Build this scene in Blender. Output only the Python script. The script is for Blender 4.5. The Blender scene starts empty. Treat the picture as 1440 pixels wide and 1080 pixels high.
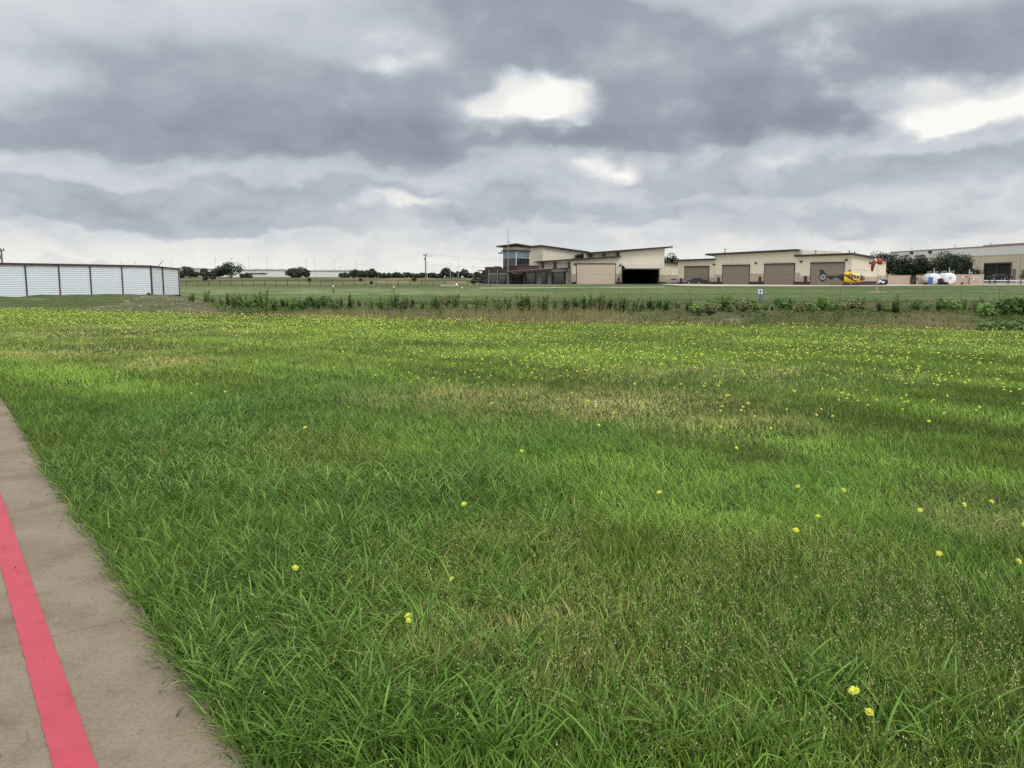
import bpy, math, random
import numpy as np
from mathutils import Vector, Matrix, noise as mnoise
random.seed(7); RS = np.random.RandomState(11)
sc = bpy.context.scene
COL = sc.collection
PI = math.pi
# ------------------------------------------------------------------ camera
F = 1150.0; HY = 392.0; EYE = 1.6
PT = math.atan((540-HY)/F)
cp, sp = math.cos(PT), math.sin(PT)
cam = bpy.data.cameras.new('camera'); cam.sensor_width = 36; cam.lens = 36*F/1440
cam.clip_start = 0.05; cam.clip_end = 20000
co = bpy.data.objects.new('camera', cam); COL.objects.link(co)
co.location = (0, 0, EYE); co.rotation_euler = (PI/2-PT, 0, 0); sc.camera = co

def ray(px, py):
    xc = (px-720)/F; yc = (540-py)/F
    return (xc, cp+yc*sp, -sp+yc*cp)
def at(px, py, D):                       # point at world depth D
    r = ray(px, py); t = D/r[1]
    return Vector((r[0]*t, D, EYE+r[2]*t))
def gnd(px, py, z=0.0):
    r = ray(px, py); t = (z-EYE)/r[2]
    return Vector((r[0]*t, r[1]*t, z))
def zat(py, D): return at(720, py, D).z
def xat(px, D): return at(px, HY, D).x

# ------------------------------------------------------------------ noise + terrain
_L = np.random.RandomState(5).rand(256, 256)
def vnoise(x, y):
    x = np.asarray(x, float); y = np.asarray(y, float)
    xi = np.floor(x).astype(int); yi = np.floor(y).astype(int)
    fx = x-xi; fy = y-yi; fx = fx*fx*(3-2*fx); fy = fy*fy*(3-2*fy)
    a = _L[xi % 256, yi % 256]; b = _L[(xi+1) % 256, yi % 256]
    c = _L[xi % 256, (yi+1) % 256]; d = _L[(xi+1) % 256, (yi+1) % 256]
    return (a*(1-fx)+b*fx)*(1-fy)+(c*(1-fx)+d*fx)*fy
def fbm(x, y, o=4):
    s = 0; a = .5; t = 0
    for i in range(o):
        s = s+a*vnoise(x*2**i+17.3*i, y*2**i+9.1*i); t += a; a *= .55
    return s/t
def sm(x, a, b):
    t = np.clip((np.asarray(x, float)-a)/(b-a), 0, 1); return t*t*(3-2*t)
_E = [gnd(px, py) for px, py in ((-300, 428), (0, 436), (180, 441), (360, 446), (720, 454), (1080, 461), (1440, 467), (1700, 472))]
EX = np.array([p.x for p in _E]); EY = np.array([p.y for p in _E])
def yedge(x):
    x = np.asarray(x, float)
    return np.interp(x, EX, EY)+np.where(x < EX[0], (EX[0]-x)*.5, 0)
def terrain(x, y):
    x = np.asarray(x, float); y = np.asarray(y, float)
    s = y-yedge(x)
    z = (fbm(x*.35, y*.35, 2)-.5)*.10*sm(y, 3, 9)*(1-sm(y, 60, 120))
    ditch = sm(x+.405*y, -1.5, 5.5)
    prof = -0.62*sm(s, 0, 6)-.28*sm(s, 6, 20)+.20*sm(s, 40, 75)+.70*sm(y, 95, 180)
    z = z+ditch*prof
    leftp = (.18*sm(s, 1, 9)-.34*sm(s, 24, 45)+.16*sm(y, 95, 180))
    z = z+(1-ditch)*leftp
    z = z+(1-sm(y, 60, 120))*sm(s, 1, 5)*(fbm(x*.5+40, y*.5, 3)-.5)*.35
    far = 2.7*sm(y, 250, 520)*(1-sm(x, 10, 60))
    return z+far
def tz(x, y): return float(terrain(x, y))

# concrete edge (right) and stripe edges, from the ground points
CE = [gnd(*p) for p in ((345, 1080), (310, 1030), (255, 950), (205, 870), (155, 790), (105, 720), (62, 655), (26, 600), (0, 560), (-60, 490))]
CEX = np.array([p.x for p in CE]); CEY = np.array([p.y for p in CE])
# straight line fit for the slab edge
_k = np.polyfit(CEY[:8], CEX[:8], 1)
def cedge(y): return _k[0]*np.asarray(y, float)+_k[1]

# ------------------------------------------------------------------ materials
def newmat(name):
    m = bpy.data.materials.new(name); m.use_nodes = True
    nt = m.node_tree; b = nt.nodes['Principled BSDF']
    return m, nt, b
def mat(name, col, rough=.7, var=.12, scale=1.5, metal=0, spec=.4, bump=0, bscale=20, stretch=(1, 1, 1)):
    m, nt, b = newmat(name); N = nt.nodes; L = nt.links
    b.inputs['Roughness'].default_value = rough; b.inputs['Metallic'].default_value = metal
    b.inputs['Specular IOR Level'].default_value = spec
    g = N.new('ShaderNodeNewGeometry'); mp = N.new('ShaderNodeMapping'); mp.inputs['Scale'].default_value = stretch
    L.new(g.outputs['Position'], mp.inputs['Vector'])
    n = N.new('ShaderNodeTexNoise'); n.inputs['Scale'].default_value = scale; n.inputs['Detail'].default_value = 6
    L.new(mp.outputs[0], n.inputs['Vector'])
    mr = N.new('ShaderNodeMapRange'); mr.inputs[1].default_value = .25; mr.inputs[2].default_value = .75
    mr.inputs[3].default_value = 1-var; mr.inputs[4].default_value = 1+var
    L.new(n.outputs['Fac'], mr.inputs[0])
    mx = N.new('ShaderNodeVectorMath'); mx.operation = 'SCALE'; mx.inputs[0].default_value = col[:3]
    L.new(mr.outputs[0], mx.inputs['Scale']); L.new(mx.outputs[0], b.inputs['Base Color'])
    if bump:
        n2 = N.new('ShaderNodeTexNoise'); n2.inputs['Scale'].default_value = bscale; n2.inputs['Detail'].default_value = 5
        L.new(mp.outputs[0], n2.inputs['Vector'])
        bp = N.new('ShaderNodeBump'); bp.inputs['Strength'].default_value = bump; bp.inputs['Distance'].default_value = .02
        L.new(n2.outputs['Fac'], bp.inputs['Height']); L.new(bp.outputs[0], b.inputs['Normal'])
    return m
def leafmat(name, col=None, attr=None, rough=.55, trans=.25, var=.25, scale=3., spec=.3):
    m, nt, b = newmat(name); N = nt.nodes; L = nt.links
    b.inputs['Roughness'].default_value = rough; b.inputs['Specular IOR Level'].default_value = spec
    if attr:
        a = N.new('ShaderNodeAttribute'); a.attribute_name = attr; src = a.outputs['Color']
    else:
        g = N.new('ShaderNodeNewGeometry')
        n = N.new('ShaderNodeTexNoise'); n.inputs['Scale'].default_value = scale; n.inputs['Detail'].default_value = 3
        L.new(g.outputs['Position'], n.inputs['Vector'])
        mr = N.new('ShaderNodeMapRange'); mr.inputs[1].default_value = .3; mr.inputs[2].default_value = .7
        mr.inputs[3].default_value = 1-var; mr.inputs[4].default_value = 1+var
        L.new(n.outputs['Fac'], mr.inputs[0])
        mx = N.new('ShaderNodeVectorMath'); mx.operation = 'SCALE'; mx.inputs[0].default_value = col[:3]
        L.new(mr.outputs[0], mx.inputs['Scale']); src = mx.outputs[0]
    L.new(src, b.inputs['Base Color'])
    t = N.new('ShaderNodeBsdfTranslucent'); L.new(src, t.inputs['Color'])
    ms = N.new('ShaderNodeMixShader'); ms.inputs[0].default_value = trans
    L.new(b.outputs[0], ms.inputs[1]); L.new(t.outputs[0], ms.inputs[2])
    L.new(ms.outputs[0], N['Material Output'].inputs['Surface'])
    return m

M = {}
M['cream'] = mat('cream_stucco', (.66, .60, .475), .85, .05, .4)
M['tan'] = mat('tan_block', (.42, .34, .27), .85, .07, .8)
M['doortan'] = mat('tan_hangar_door', (.56, .44, .345), .6, .06, .6, stretch=(1, 1, 4))
M['doortaupe'] = mat('taupe_hangar_door', (.222, .185, .142), .6, .06, .6, stretch=(1, 1, 4))
M['brown'] = mat('dark_brown_metal', (.045, .03, .028), .5, .15, 1)
M['brownbase'] = mat('dark_brown_block', (.055, .037, .033), .8, .2, 2)
M['brick'] = mat('dark_brick', (.050, .037, .035), .85, .25, 3)
M['maroonbrick'] = mat('maroon_brick', (.085, .045, .043), .85, .2, 3)
M['trimgrey'] = mat('grey_stone_trim', (.19, .175, .16), .8, .1, 2)
M['roofpale'] = mat('pale_roof_metal', (.42, .40, .36), .5, .08, 1)
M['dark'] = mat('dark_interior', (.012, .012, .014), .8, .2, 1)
M['darkglass'] = mat('dark_glass', (.02, .022, .03), .06, .1, .4, spec=.6)
M['teal'] = mat('teal_glass', (.17, .26, .27), .15, .08, .5, spec=.6)
M['mullion'] = mat('grey_mullion', (.16, .17, .18), .5, .05)
M['silver'] = mat('silver_frame', (.5, .52, .53), .4, .05, 1)
M['concrete_far'] = mat('pale_apron_concrete', (.47, .41, .32), .9, .1, .3)
M['shedwhite'] = mat('white_metal_siding', (.66, .71, .745), .42, .04, .5, spec=.5, stretch=(.15, .15, 3))
M['maroon'] = mat('maroon_trim', (.085, .032, .042), .5, .12, 1)
M['galv'] = mat('galvanised_steel', (.30, .31, .31), .45, .1, 2, metal=.4)
M['polewood'] = mat('weathered_pole_wood', (.17, .145, .12), .9, .2, 3, stretch=(4, 4, .4))
M['palepole'] = mat('pale_grey_paint', (.50, .52, .54), .6, .06)
M['blackfence'] = mat('black_coated_steel', (.035, .036, .036), .6, .2)
M['fencegrey'] = mat('dull_fence_steel', (.16, .17, .15), .6, .2, 1)
M['wallpink'] = mat('pinkish_tan_masonry', (.46, .36, .30), .9, .08, 1.2)
M['whgrey'] = mat('pale_grey_panel', (.70, .69, .67), .8, .05, .2)
M['whtan'] = mat('tan_tilt_panel', (.58, .48, .375), .85, .06, .2)
M['whred'] = mat('reddish_coping', (.33, .23, .20), .8, .1, .3)
M['whitepaint'] = mat('white_paint', (.80, .81, .82), .45, .04, 1)
M['blue'] = mat('blue_paint', (.05, .13, .33), .5, .1)
M['heliyellow'] = mat('yellow_gloss_paint', (.78, .46, .025), .25, .05, 1, spec=.5)
M['heliblack'] = mat('black_gloss_paint', (.014, .015, .02), .25, .1, 1, spec=.5)
M['heliglass'] = mat('helicopter_glass', (.03, .035, .045), .05, .1, 1, spec=.7)
M['orange'] = mat('orange_paint', (.75, .13, .035), .6, .08)
M['sockorange'] = mat('orange_sock_fabric', (.42, .075, .03), .8, .1)
M['sockred'] = mat('faded_red_sock_fabric', (.22, .035, .033), .8, .15)
M['sockpale'] = mat('faded_white_sock_fabric', (.52, .42, .37), .8, .1)
M['carblack'] = mat('black_car_paint', (.012, .012, .014), .25, .1, spec=.5)
M['carsilver'] = mat('silver_car_paint', (.36, .38, .40), .3, .05, metal=.3)
M['carwhite'] = mat('white_car_paint', (.75, .76, .77), .3, .05)
M['tyre'] = mat('tyre_rubber', (.02, .02, .02), .9, .1)
M['rim'] = mat('alloy_rim', (.55, .55, .55), .4, .05, metal=.5)
M['bark'] = mat('dark_bark', (.07, .055, .045), .95, .2, 4)
M['treedark'] = leafmat('dark_oak_leaves', (.016, .024, .012), trans=.1, var=.5, scale=.5)
M['treefar'] = leafmat('far_tree_leaves', (.044, .060, .038), trans=.12, var=.35, scale=.25)
M['weed'] = leafmat('weed_leaves', (.175, .28, .070), trans=.30, var=.4, scale=1.2)
M['weeddark'] = leafmat('dark_weed_leaves', (.105, .18, .050), trans=.26, var=.45, scale=1.2)
M['weedolive'] = leafmat('olive_weed_leaves', (.20, .22, .085), trans=.26, var=.35, scale=1.2)
M['weedstem'] = mat('weed_stem', (.12, .12, .05), .9, .2, 5)
M['grassblade'] = leafmat('grass_blades', attr='col', rough=.46, trans=.28, spec=.20)
M['drygrass'] = leafmat('dry_grass_blades', attr='col', rough=.8, trans=.25, spec=.1)
M['petal'] = leafmat('yellow_petals', (.77, .79, .11), trans=.25, var=.1, scale=30)
M['fstem'] = mat('flower_stem', (.13, .19, .07), .7, .1, 10)
M['stone'] = mat('pale_rubble', (.23, .20, .16), .9, .3, 4)

# ------------------------------------------------------------------ mesh builder
class MB:
    def __init__(s): s.v = []; s.f = []
    def add(s, vs, fs):
        o = len(s.v); s.v += [tuple(p) for p in vs]; s.f += [tuple(i+o for i in f) for f in fs]
    def hexa(s, p):          # 8 corners: bottom ring 0-3, top ring 4-7
        s.add(p, [(3, 2, 1, 0), (4, 5, 6, 7), (0, 1, 5, 4), (1, 2, 6, 5), (2, 3, 7, 6), (3, 0, 4, 7)])
    def box(s, x0, x1, y0, y1, z0, z1):
        s.hexa([(x0, y0, z0), (x1, y0, z0), (x1, y1, z0), (x0, y1, z0), (x0, y0, z1), (x1, y0, z1), (x1, y1, z1), (x0, y1, z1)])
    def prism(s, poly, vec):
        n = len(poly); a = [Vector(p) for p in poly]; b = [p+Vector(vec) for p in a]
        s.add(a+b, [tuple(range(n))[::-1], tuple(range(n, 2*n))]+[(i, (i+1) % n, n+(i+1) % n, n+i) for i in range(n)])
    def tube(s, pts, rad, n=8, cap=True):
        pts = [Vector(p) for p in pts]
        if not isinstance(rad, (list, tuple)): rad = [rad]*len(pts)
        rings = []
        for i, p in enumerate(pts):
            t = (pts[min(i+1, len(pts)-1)]-pts[max(i-1, 0)]).normalized()
            u = t.cross(Vector((0, 0, 1)) if abs(t.z) < .9 else Vector((1, 0, 0))).normalized(); w = t.cross(u)
            rings.append([p+(u*math.cos(2*PI*k/n)+w*math.sin(2*PI*k/n))*rad[i] for k in range(n)])
        vs = [q for r in rings for q in r]; fs = []
        for i in range(len(pts)-1):
            for k in range(n):
                fs.append((i*n+k, i*n+(k+1) % n, (i+1)*n+(k+1) % n, (i+1)*n+k))
        if cap:
            fs.append(tuple(range(n))[::-1]); fs.append(tuple(range((len(pts)-1)*n, len(pts)*n)))
        s.add(vs, fs)
    def fbox(s, fr, s0, s1, z0, z1, q0, q1):
        P = fr.p
        s.hexa([P(s0, z0, q0), P(s1, z0, q0), P(s1, z0, q1), P(s0, z0, q1), P(s0, z1, q0), P(s1, z1, q0), P(s1, z1, q1), P(s0, z1, q1)])
    def fpoly(s, fr, poly, q0, q1):
        a = [fr.p(x, z, q0) for x, z in poly]
        s.prism(a, fr.p(0, 0, q1)-fr.p(0, 0, q0))
    def build(s, name, m, parent=None, smooth=False):
        me = bpy.data.meshes.new(name); off = parent_loc(parent)
        me.from_pydata([(a-off[0], b-off[1], c-off[2]) for a, b, c in s.v], [], s.f)
        fixn(me)
        if smooth: me.polygons.foreach_set('use_smooth', [True]*len(me.polygons))
        if isinstance(m, str): m = M[m]
        me.materials.append(m)
        o = bpy.data.objects.new(name, me); COL.objects.link(o)
        if parent: o.parent = parent
        return o
import bmesh
def fixn(me):
    b = bmesh.new(); b.from_mesh(me); bmesh.ops.recalc_face_normals(b, faces=b.faces); b.to_mesh(me); b.free()
def parent_loc(p):
    l = Vector((0, 0, 0))
    while p: l += p.location; p = p.parent
    return l
def tag(o, label, cat, group=None, kind=None):
    if label: o['label'] = label
    if cat: o['category'] = cat
    if group: o['group'] = group
    if kind: o['kind'] = kind
    return o
def thing(name, loc, label, cat, group=None):
    o = bpy.data.objects.new(name, None); COL.objects.link(o); o.location = loc; o.empty_display_size = .3
    return tag(o, label, cat, group)
def copytree(o, parent=None):
    c = o.copy(); COL.objects.link(c); c.parent = parent
    for ch in o.children: copytree(ch, c)
    return c
class Fr:                                  # a facade line: s along it, z up, q out of the wall
    def __init__(s, pa, Da, pb, Db):
        s.A = Vector((xat(pa, Da), Da, 0)); B = Vector((xat(pb, Db), Db, 0))
        s.d = (B-s.A).normalized(); s.len = (B-s.A).length
        n = Vector((s.d.y, -s.d.x, 0)); s.n = n if n.dot(-s.A) > 0 else -n
    def p(s, a, z, q=0): 
        r = s.A+s.d*a+s.n*q; return Vector((r.x, r.y, z))
    def s_(s, px):
        k = xat(px, 1.0)
        return (k*s.A.y-s.A.x)/(s.d.x-k*s.d.y)
    def z_(s, px, py): 
        a = s.s_(px); return zat(py, s.A.y+s.d.y*a)
    def pz(s, px, py): return (s.s_(px), s.z_(px, py))

def npmesh(name, verts, loops, starts, m, cols=None, smooth=False):
    me = bpy.data.meshes.new(name)
    me.vertices.add(len(verts)); me.vertices.foreach_set('co', np.asarray(verts, np.float32).ravel())
    me.loops.add(len(loops)); me.loops.foreach_set('vertex_index', np.asarray(loops, np.int32))
    me.polygons.add(len(starts)); me.polygons.foreach_set('loop_start', np.asarray(starts, np.int32))
    me.update(calc_edges=True)
    if cols is not None:
        a = me.attributes.new('col', 'FLOAT_COLOR', 'POINT')
        c4 = np.ones((len(verts), 4), np.float32); c4[:, :3] = cols
        a.data.foreach_set('color', c4.ravel())
    if smooth: me.polygons.foreach_set('use_smooth', np.ones(len(starts), bool))
    me.materials.append(m)
    o = bpy.data.objects.new(name, me); COL.objects.link(o); return o

# ------------------------------------------------------------------ ground sheet
def build_ground():
    ys = np.concatenate([np.linspace(-40, 0, 10, endpoint=False), np.linspace(0, 24, 50, endpoint=False), np.linspace(24, 62, 110, endpoint=False),
                         np.linspace(62, 130, 80, endpoint=False), np.linspace(130, 300, 70, endpoint=False), np.geomspace(300, 9000, 40)])
    xs1 = np.concatenate([np.linspace(0, 60, 130, endpoint=False), np.linspace(60, 160, 70, endpoint=False), np.geomspace(160, 7000, 35)])
    xs = np.concatenate([-xs1[:0:-1], xs1])
    X, Y = np.meshgrid(xs, ys); Z = terrain(X, Y)
    s = Y-yedge(X)
    def mix(a, b, t): return a*(1-t[..., None])+np.array(b)*t[..., None]
    n1 = fbm(X*.25, Y*.25, 4); n2 = fbm(X*.9+31, Y*.9, 3); n3 = fbm(X*.03+5, Y*.08, 3)
    c = np.zeros(X.shape+(3,))+np.array((.030, .046, .013))
    # bank + ditch
    left = 1-sm(X, -30, -8)
    ditch = np.zeros_like(c)+np.array((.085, .085, .048))
    ditch = mix(ditch, (.19, .165, .09), sm(n1, .52, .68)); ditch = mix(ditch, (.065, .085, .03), sm(n2, .48, .62)*.8)
    ditch = mix(ditch, (.10, .084, .074), np.clip(sm(X/np.maximum(Y, 1), .06, .16)*sm(s, 1.5, 4)*(1-sm(s, 14, 24))*sm(n2, .34, .5), 0, 1))
    rub = np.zeros_like(c)+np.array((.075, .10, .035))
    rub = mix(rub, (.155, .145, .085), sm(n1+.26*sm(X/np.maximum(Y, 1), -.56, -.42)-.13+.10*(1-sm(s, 1, 4)), .48, .60)); rub = mix(rub, (.075, .10, .038), sm(n2, .44, .58)*.7)
    bank = ditch*(1-left[..., None])+rub*left[..., None]
    c = c*(1-sm(s, -.3, .8)[..., None])+bank*sm(s, -.3, .8)[..., None]
    # lawn
    lawn = np.zeros_like(c)+np.array((.078, .120, .036))
    lawn = mix(lawn, (.125, .165, .058), sm(n3, .45, .62)); lawn = mix(lawn, (.058, .085, .026), sm(n2, .5, .75)*.5)
    lawn = mix(lawn, (.135, .135, .056), sm(fbm(X*.05+9, Y*.11+3, 3), .5, .65)*.7)
    t = sm(Y+14*sm(-X, -10, 60)*0+(n1-.5)*8, 84, 94)
    c = c*(1-t[..., None])+lawn*t[..., None]
    lt = sm(Y, 106, 118)*(1-sm(Y, 138, 160))*(1-sm(X, -12, 12))*sm(n1, .3, .6)
    c = mix(c, (.19, .22, .105), lt*.75)
    # meadow beyond the dark fence
    mead = np.zeros_like(c)+np.array((.120, .125, .048))
    mead = mix(mead, (.21, .17, .095), sm(fbm(X*.03+70, Y*.03, 4), .47, .6)); mead = mix(mead, (.07, .09, .035), sm(fbm(X*.06, Y*.03+60, 3), .5, .65)*.8)
    t = sm(Y+(n1-.5)*10, 186, 200)*(1-sm(X, 0, 14))
    c = c*(1-t[..., None])+mead*t[..., None]
    ny, nx = X.shape
    idx = np.arange(ny*nx).reshape(ny, nx)
    q = np.stack([idx[:-1, :-1], idx[:-1, 1:], idx[1:, 1:], idx[1:, :-1]], -1).reshape(-1, 4)
    m, nt, b = newmat('ground_soil_and_turf'); N = nt.nodes; L = nt.links
    a = N.new('ShaderNodeAttribute'); a.attribute_name = 'col'
    g = N.new('ShaderNodeNewGeometry')
    fac = None
    for scl, lo, hi in ((.7, .72, 1.28), (5., .7, 1.3)):
        n = N.new('ShaderNodeTexNoise'); n.inputs['Scale'].default_value = scl; n.inputs['Detail'].default_value = 6
        L.new(g.outputs['Position'], n.inputs['Vector'])
        mr = N.new('ShaderNodeMapRange'); mr.inputs[1].default_value = .3; mr.inputs[2].default_value = .7; mr.inputs[3].default_value = lo; mr.inputs[4].default_value = hi
        L.new(n.outputs['Fac'], mr.inputs[0])
        if fac is None: fac = mr.outputs[0]
        else:
            mm = N.new('ShaderNodeMath'); mm.operation = 'MULTIPLY'; L.new(fac, mm.inputs[0]); L.new(mr.outputs[0], mm.inputs[1]); fac = mm.outputs[0]
    sc_ = N.new('ShaderNodeVectorMath'); sc_.operation = 'SCALE'; L.new(a.outputs['Color'], sc_.inputs[0]); L.new(fac, sc_.inputs['Scale'])
    L.new(sc_.outputs[0], b.inputs['Base Color']); b.inputs['Roughness'].default_value = .95; b.inputs['Specular IOR Level'].default_value = .1
    nb = N.new('ShaderNodeTexNoise'); nb.inputs['Scale'].default_value = 6; nb.inputs['Detail'].default_value = 8; L.new(g.outputs['Position'], nb.inputs['Vector'])
    bp = N.new('ShaderNodeBump'); bp.inputs['Strength'].default_value = .6; bp.inputs['Distance'].default_value = .12
    L.new(nb.outputs['Fac'], bp.inputs['Height']); L.new(bp.outputs[0], b.inputs['Normal'])
    o = npmesh('ground', np.stack([X, Y, Z], -1).reshape(-1, 3), q.ravel(), np.arange(len(q))*4, m, c.reshape(-1, 3), True)
    tag(o, None, None, None, 'structure')
build_ground()

# ------------------------------------------------------------------ concrete path with the red stripe
def build_path():
    m, nt, b = newmat('worn_concrete'); N = nt.nodes; L = nt.links
    g = N.new('ShaderNodeNewGeometry')
    def noi(s, d=8, r=.6):
        n = N.new('ShaderNodeTexNoise'); n.inputs['Scale'].default_value = s; n.inputs['Detail'].default_value = d; n.inputs['Roughness'].default_value = r
        L.new(g.outputs['Position'], n.inputs['Vector']); return n.outputs['Fac']
    def ramp(src, stops):
        r = N.new('ShaderNodeValToRGB'); L.new(src, r.inputs[0]); e = r.color_ramp.elements
        e[0].position, e[0].color = stops[0][0], stops[0][1]+(1,); e[1].position, e[1].color = stops[-1][0], stops[-1][1]+(1,)
        for p, c in stops[1:-1]: k = e.new(p); k.color = c+(1,)
        return r.outputs[0]
    def mul(a, c):
        x = N.new('ShaderNodeMix'); x.data_type = 'RGBA'; x.blend_type = 'MULTIPLY'; x.inputs[0].default_value = 1
        L.new(a, x.inputs[6]); L.new(c, x.inputs[7]); return x.outputs[2]
    base = ramp(noi(1.6), [(.3, (.172, .134, .092)), (.5, (.220, .175, .125)), (.72, (.26, .214, .158))])
    fine = ramp(noi(60, 4), [(.3, (.80, .80, .80)), (.5, (1, 1, 1)), (.72, (1.13, 1.12, 1.1))])
    stain = ramp(noi(4.5, 6, .7), [(.32, (.82, .80, .77)), (.48, (1, 1, 1))])
    v = N.new('ShaderNodeTexVoronoi'); v.inputs['Scale'].default_value = 85; L.new(g.outputs['Position'], v.inputs['Vector'])
    spk = ramp(v.outputs['Distance'], [(.05, (1.9, 1.8, 1.65)), (.14, (1, 1, 1))])
    colr = mul(mul(mul(base, fine), stain), spk)
    # hairline cracks with their own shape
    w = N.new('ShaderNodeTexVoronoi'); w.feature = 'DISTANCE_TO_EDGE'; w.inputs['Scale'].default_value = .23
    nz = N.new('ShaderNodeTexNoise'); nz.inputs['Scale'].default_value = 3; nz.inputs['Detail'].default_value = 6; L.new(g.outputs['Position'], nz.inputs['Vector'])
    ad = N.new('ShaderNodeVectorMath'); ad.operation = 'MULTIPLY_ADD'; ad.inputs[1].default_value = (.35, .35, 0); L.new(nz.outputs['Color'], ad.inputs[0]); L.new(g.outputs['Position'], ad.inputs[2])
    L.new(ad.outputs[0], w.inputs['Vector'])
    crk = ramp(w.outputs['Distance'], [(.0008, (.80, .77, .72)), (.003, (1, 1, 1))])
    L.new(mul(colr, crk), b.inputs['Base Color']); b.inputs['Roughness'].default_value = .9; b.inputs['Specular IOR Level'].default_value = .25
    bp = N.new('ShaderNodeBump'); bp.inputs['Strength'].default_value = .3; bp.inputs['Distance'].default_value = .003
    L.new(noi(90, 6), bp.inputs['Height']); L.new(bp.outputs[0], b.inputs['Normal'])
    k, c0 = _k
    y0 = -12.
    joints = [gnd(82, 902).y, gnd(10, 607).y]
    nrm = math.hypot(k, 1); du = Vector((k/nrm, 1/nrm, 0)); dv = Vector((-du.y, du.x, 0)); O = Vector((c0, 0, 0))
    a1 = (gnd(82, 902)-O).dot(du); a2 = (gnd(10, 607)-O).dot(du); step = 4.6; gap = .004
    cuts = [-16., a1-step, a1, a1+step, a1+2*step, a1+3*step, a1+4*step, 70.]
    mb = MB()
    for a, bb in zip(cuts[:-1], cuts[1:]):
        P = [O+du*(a+gap/2)+dv*5.4, O+du*(a+gap/2), O+du*(bb-gap/2), O+du*(bb-gap/2)+dv*5.4]
        mb.prism([(q.x, q.y, .03) for q in P], (0, 0, -.12))
    o = mb.build('path', m); tag(o, None, None, None, 'structure')
    # red stripe painted along the slab: a sheet just above it
    m2, nt, b = newmat('red_line_paint'); N = nt.nodes; L = nt.links
    g = N.new('ShaderNodeNewGeometry')
    r1 = ramp(noi(7, 8, .7), [(.28, (.30, .032, .046)), (.42, (.42, .046, .066)), (.75, (.455, .058, .080))])
    r2 = ramp(noi(55, 6, .7), [(.24, (.55, .55, .55)), (.36, (1, 1, 1))])
    wear = ramp(noi(46, 10, .8), [(.34, (1, 1, 1)), (.39, (0, 0, 0))])
    wear2 = ramp(noi(2.2, 3, .6), [(.40, (1, 1, 1)), (.60, (.25, .25, .25))])
    xm = N.new('ShaderNodeMix'); xm.data_type = 'RGBA'; L.new(mul(wear, wear2), xm.inputs[0]); L.new(mul(r1, r2), xm.inputs[6]); xm.inputs[7].default_value = (.27, .21, .155, 1)
    L.new(xm.outputs[2], b.inputs['Base Color']); b.inputs['Roughness'].default_value = .65
    nb = noi(90, 6); bp = N.new('ShaderNodeBump'); bp.inputs['Strength'].default_value = .35; bp.inputs['Distance'].default_value = .005
    L.new(nb, bp.inputs['Height']); L.new(bp.outputs[0], b.inputs['Normal'])
    la = [gnd(75, 1080, .03), gnd(0, 792, .03)]; ra = [gnd(137, 1080, .03), gnd(0, 685, .03)]
    mid1 = (la[0]+ra[0])/2; dirv = Vector((k, 1, 0)).normalized()
    wdt = (ra[0].x-la[0].x)
    mb = MB()
    n = 3000; ys = np.linspace(-8, 50, n)
    rr = np.random.RandomState(3); jl = (fbm(ys*30, ys*0+3, 4)-.5)*.010; jr = (fbm(ys*30, ys*0+50, 4)-.5)*.010
    # centre line passes through the two measured mid points
    p1 = (la[0]+ra[0])/2; p2 = gnd(0, 736, .03); kk = (p2.x-p1.x)/(p2.y-p1.y)
    vs = []; fs = []
    for i, y in enumerate(ys):
        xc = p1.x+kk*(y-p1.y)
        vs += [(xc-wdt/2+jl[i], y, .034), (xc+wdt/2+jr[i], y, .034)]
        if i: fs.append((2*i-2, 2*i-1, 2*i+1, 2*i))
    mb.add(vs, fs); o = mb.build('path_stripe', m2); tag(o, None, None, None, 'structure')
    print('PATH', k, c0, 'stripe', kk, 'w', wdt, 'joints', joints)
build_path()

# ------------------------------------------------------------------ grass field (stuff)
def blades(x, y, h, w, lean, ldir, col, segs, z0=None, curl=1.6):
    n = len(x); z = terrain(x, y) if z0 is None else z0
    ad = ldir+RS.normal(0, .2, n)                       # blade facing
    fx, fy = np.cos(ldir), np.sin(ldir)
    wa = RS.uniform(0, 2*PI, n); wx, wy = np.cos(wa), np.sin(wa)
    V = []
    for i in range(segs+1):
        t = i/segs
        off = lean*h*t**curl; zz = h*t*np.sqrt(np.clip(1-(lean*.68*t)**2, .12, 1))
        cx, cy, cz = x+fx*off, y+fy*off, z-.01+zz
        if i < segs:
            ww = w*.5*(1-.55*t**2)
            V.append(np.stack([cx-wx*ww, cy-wy*ww, cz], -1)); V.append(np.stack([cx+wx*ww, cy+wy*ww, cz], -1))
        else: V.append(np.stack([cx, cy, cz], -1))
    V = np.stack(V, 1); k = 2*segs+1
    base = (np.arange(n)*k)[:, None]
    quads = []
    lp = []; 
    for i in range(segs-1): lp += [2*i, 2*i+1, 2*i+3, 2*i+2]
    lp += [2*segs-2, 2*segs-1, 2*segs]
    loops = (base+np.array(lp)[None]).ravel()
    cnt = [4]*(segs-1)+[3]; st = np.cumsum([0]+cnt[:-1]); tot = sum(cnt)
    starts = ((np.arange(n)*tot)[:, None]+st[None]).ravel()
    return V.reshape(-1, 3), loops, starts, np.repeat(col, k, 0)
def joinb(parts):
    V = []; Lp = []; S = []; C = []; vo = lo = 0
    for v, l, s, c in parts:
        V.append(v); Lp.append(l+vo); S.append(s+lo); C.append(c); vo += len(v); lo += len(l)
    return np.concatenate(V), np.concatenate(Lp), np.concatenate(S), np.concatenate(C)
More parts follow.
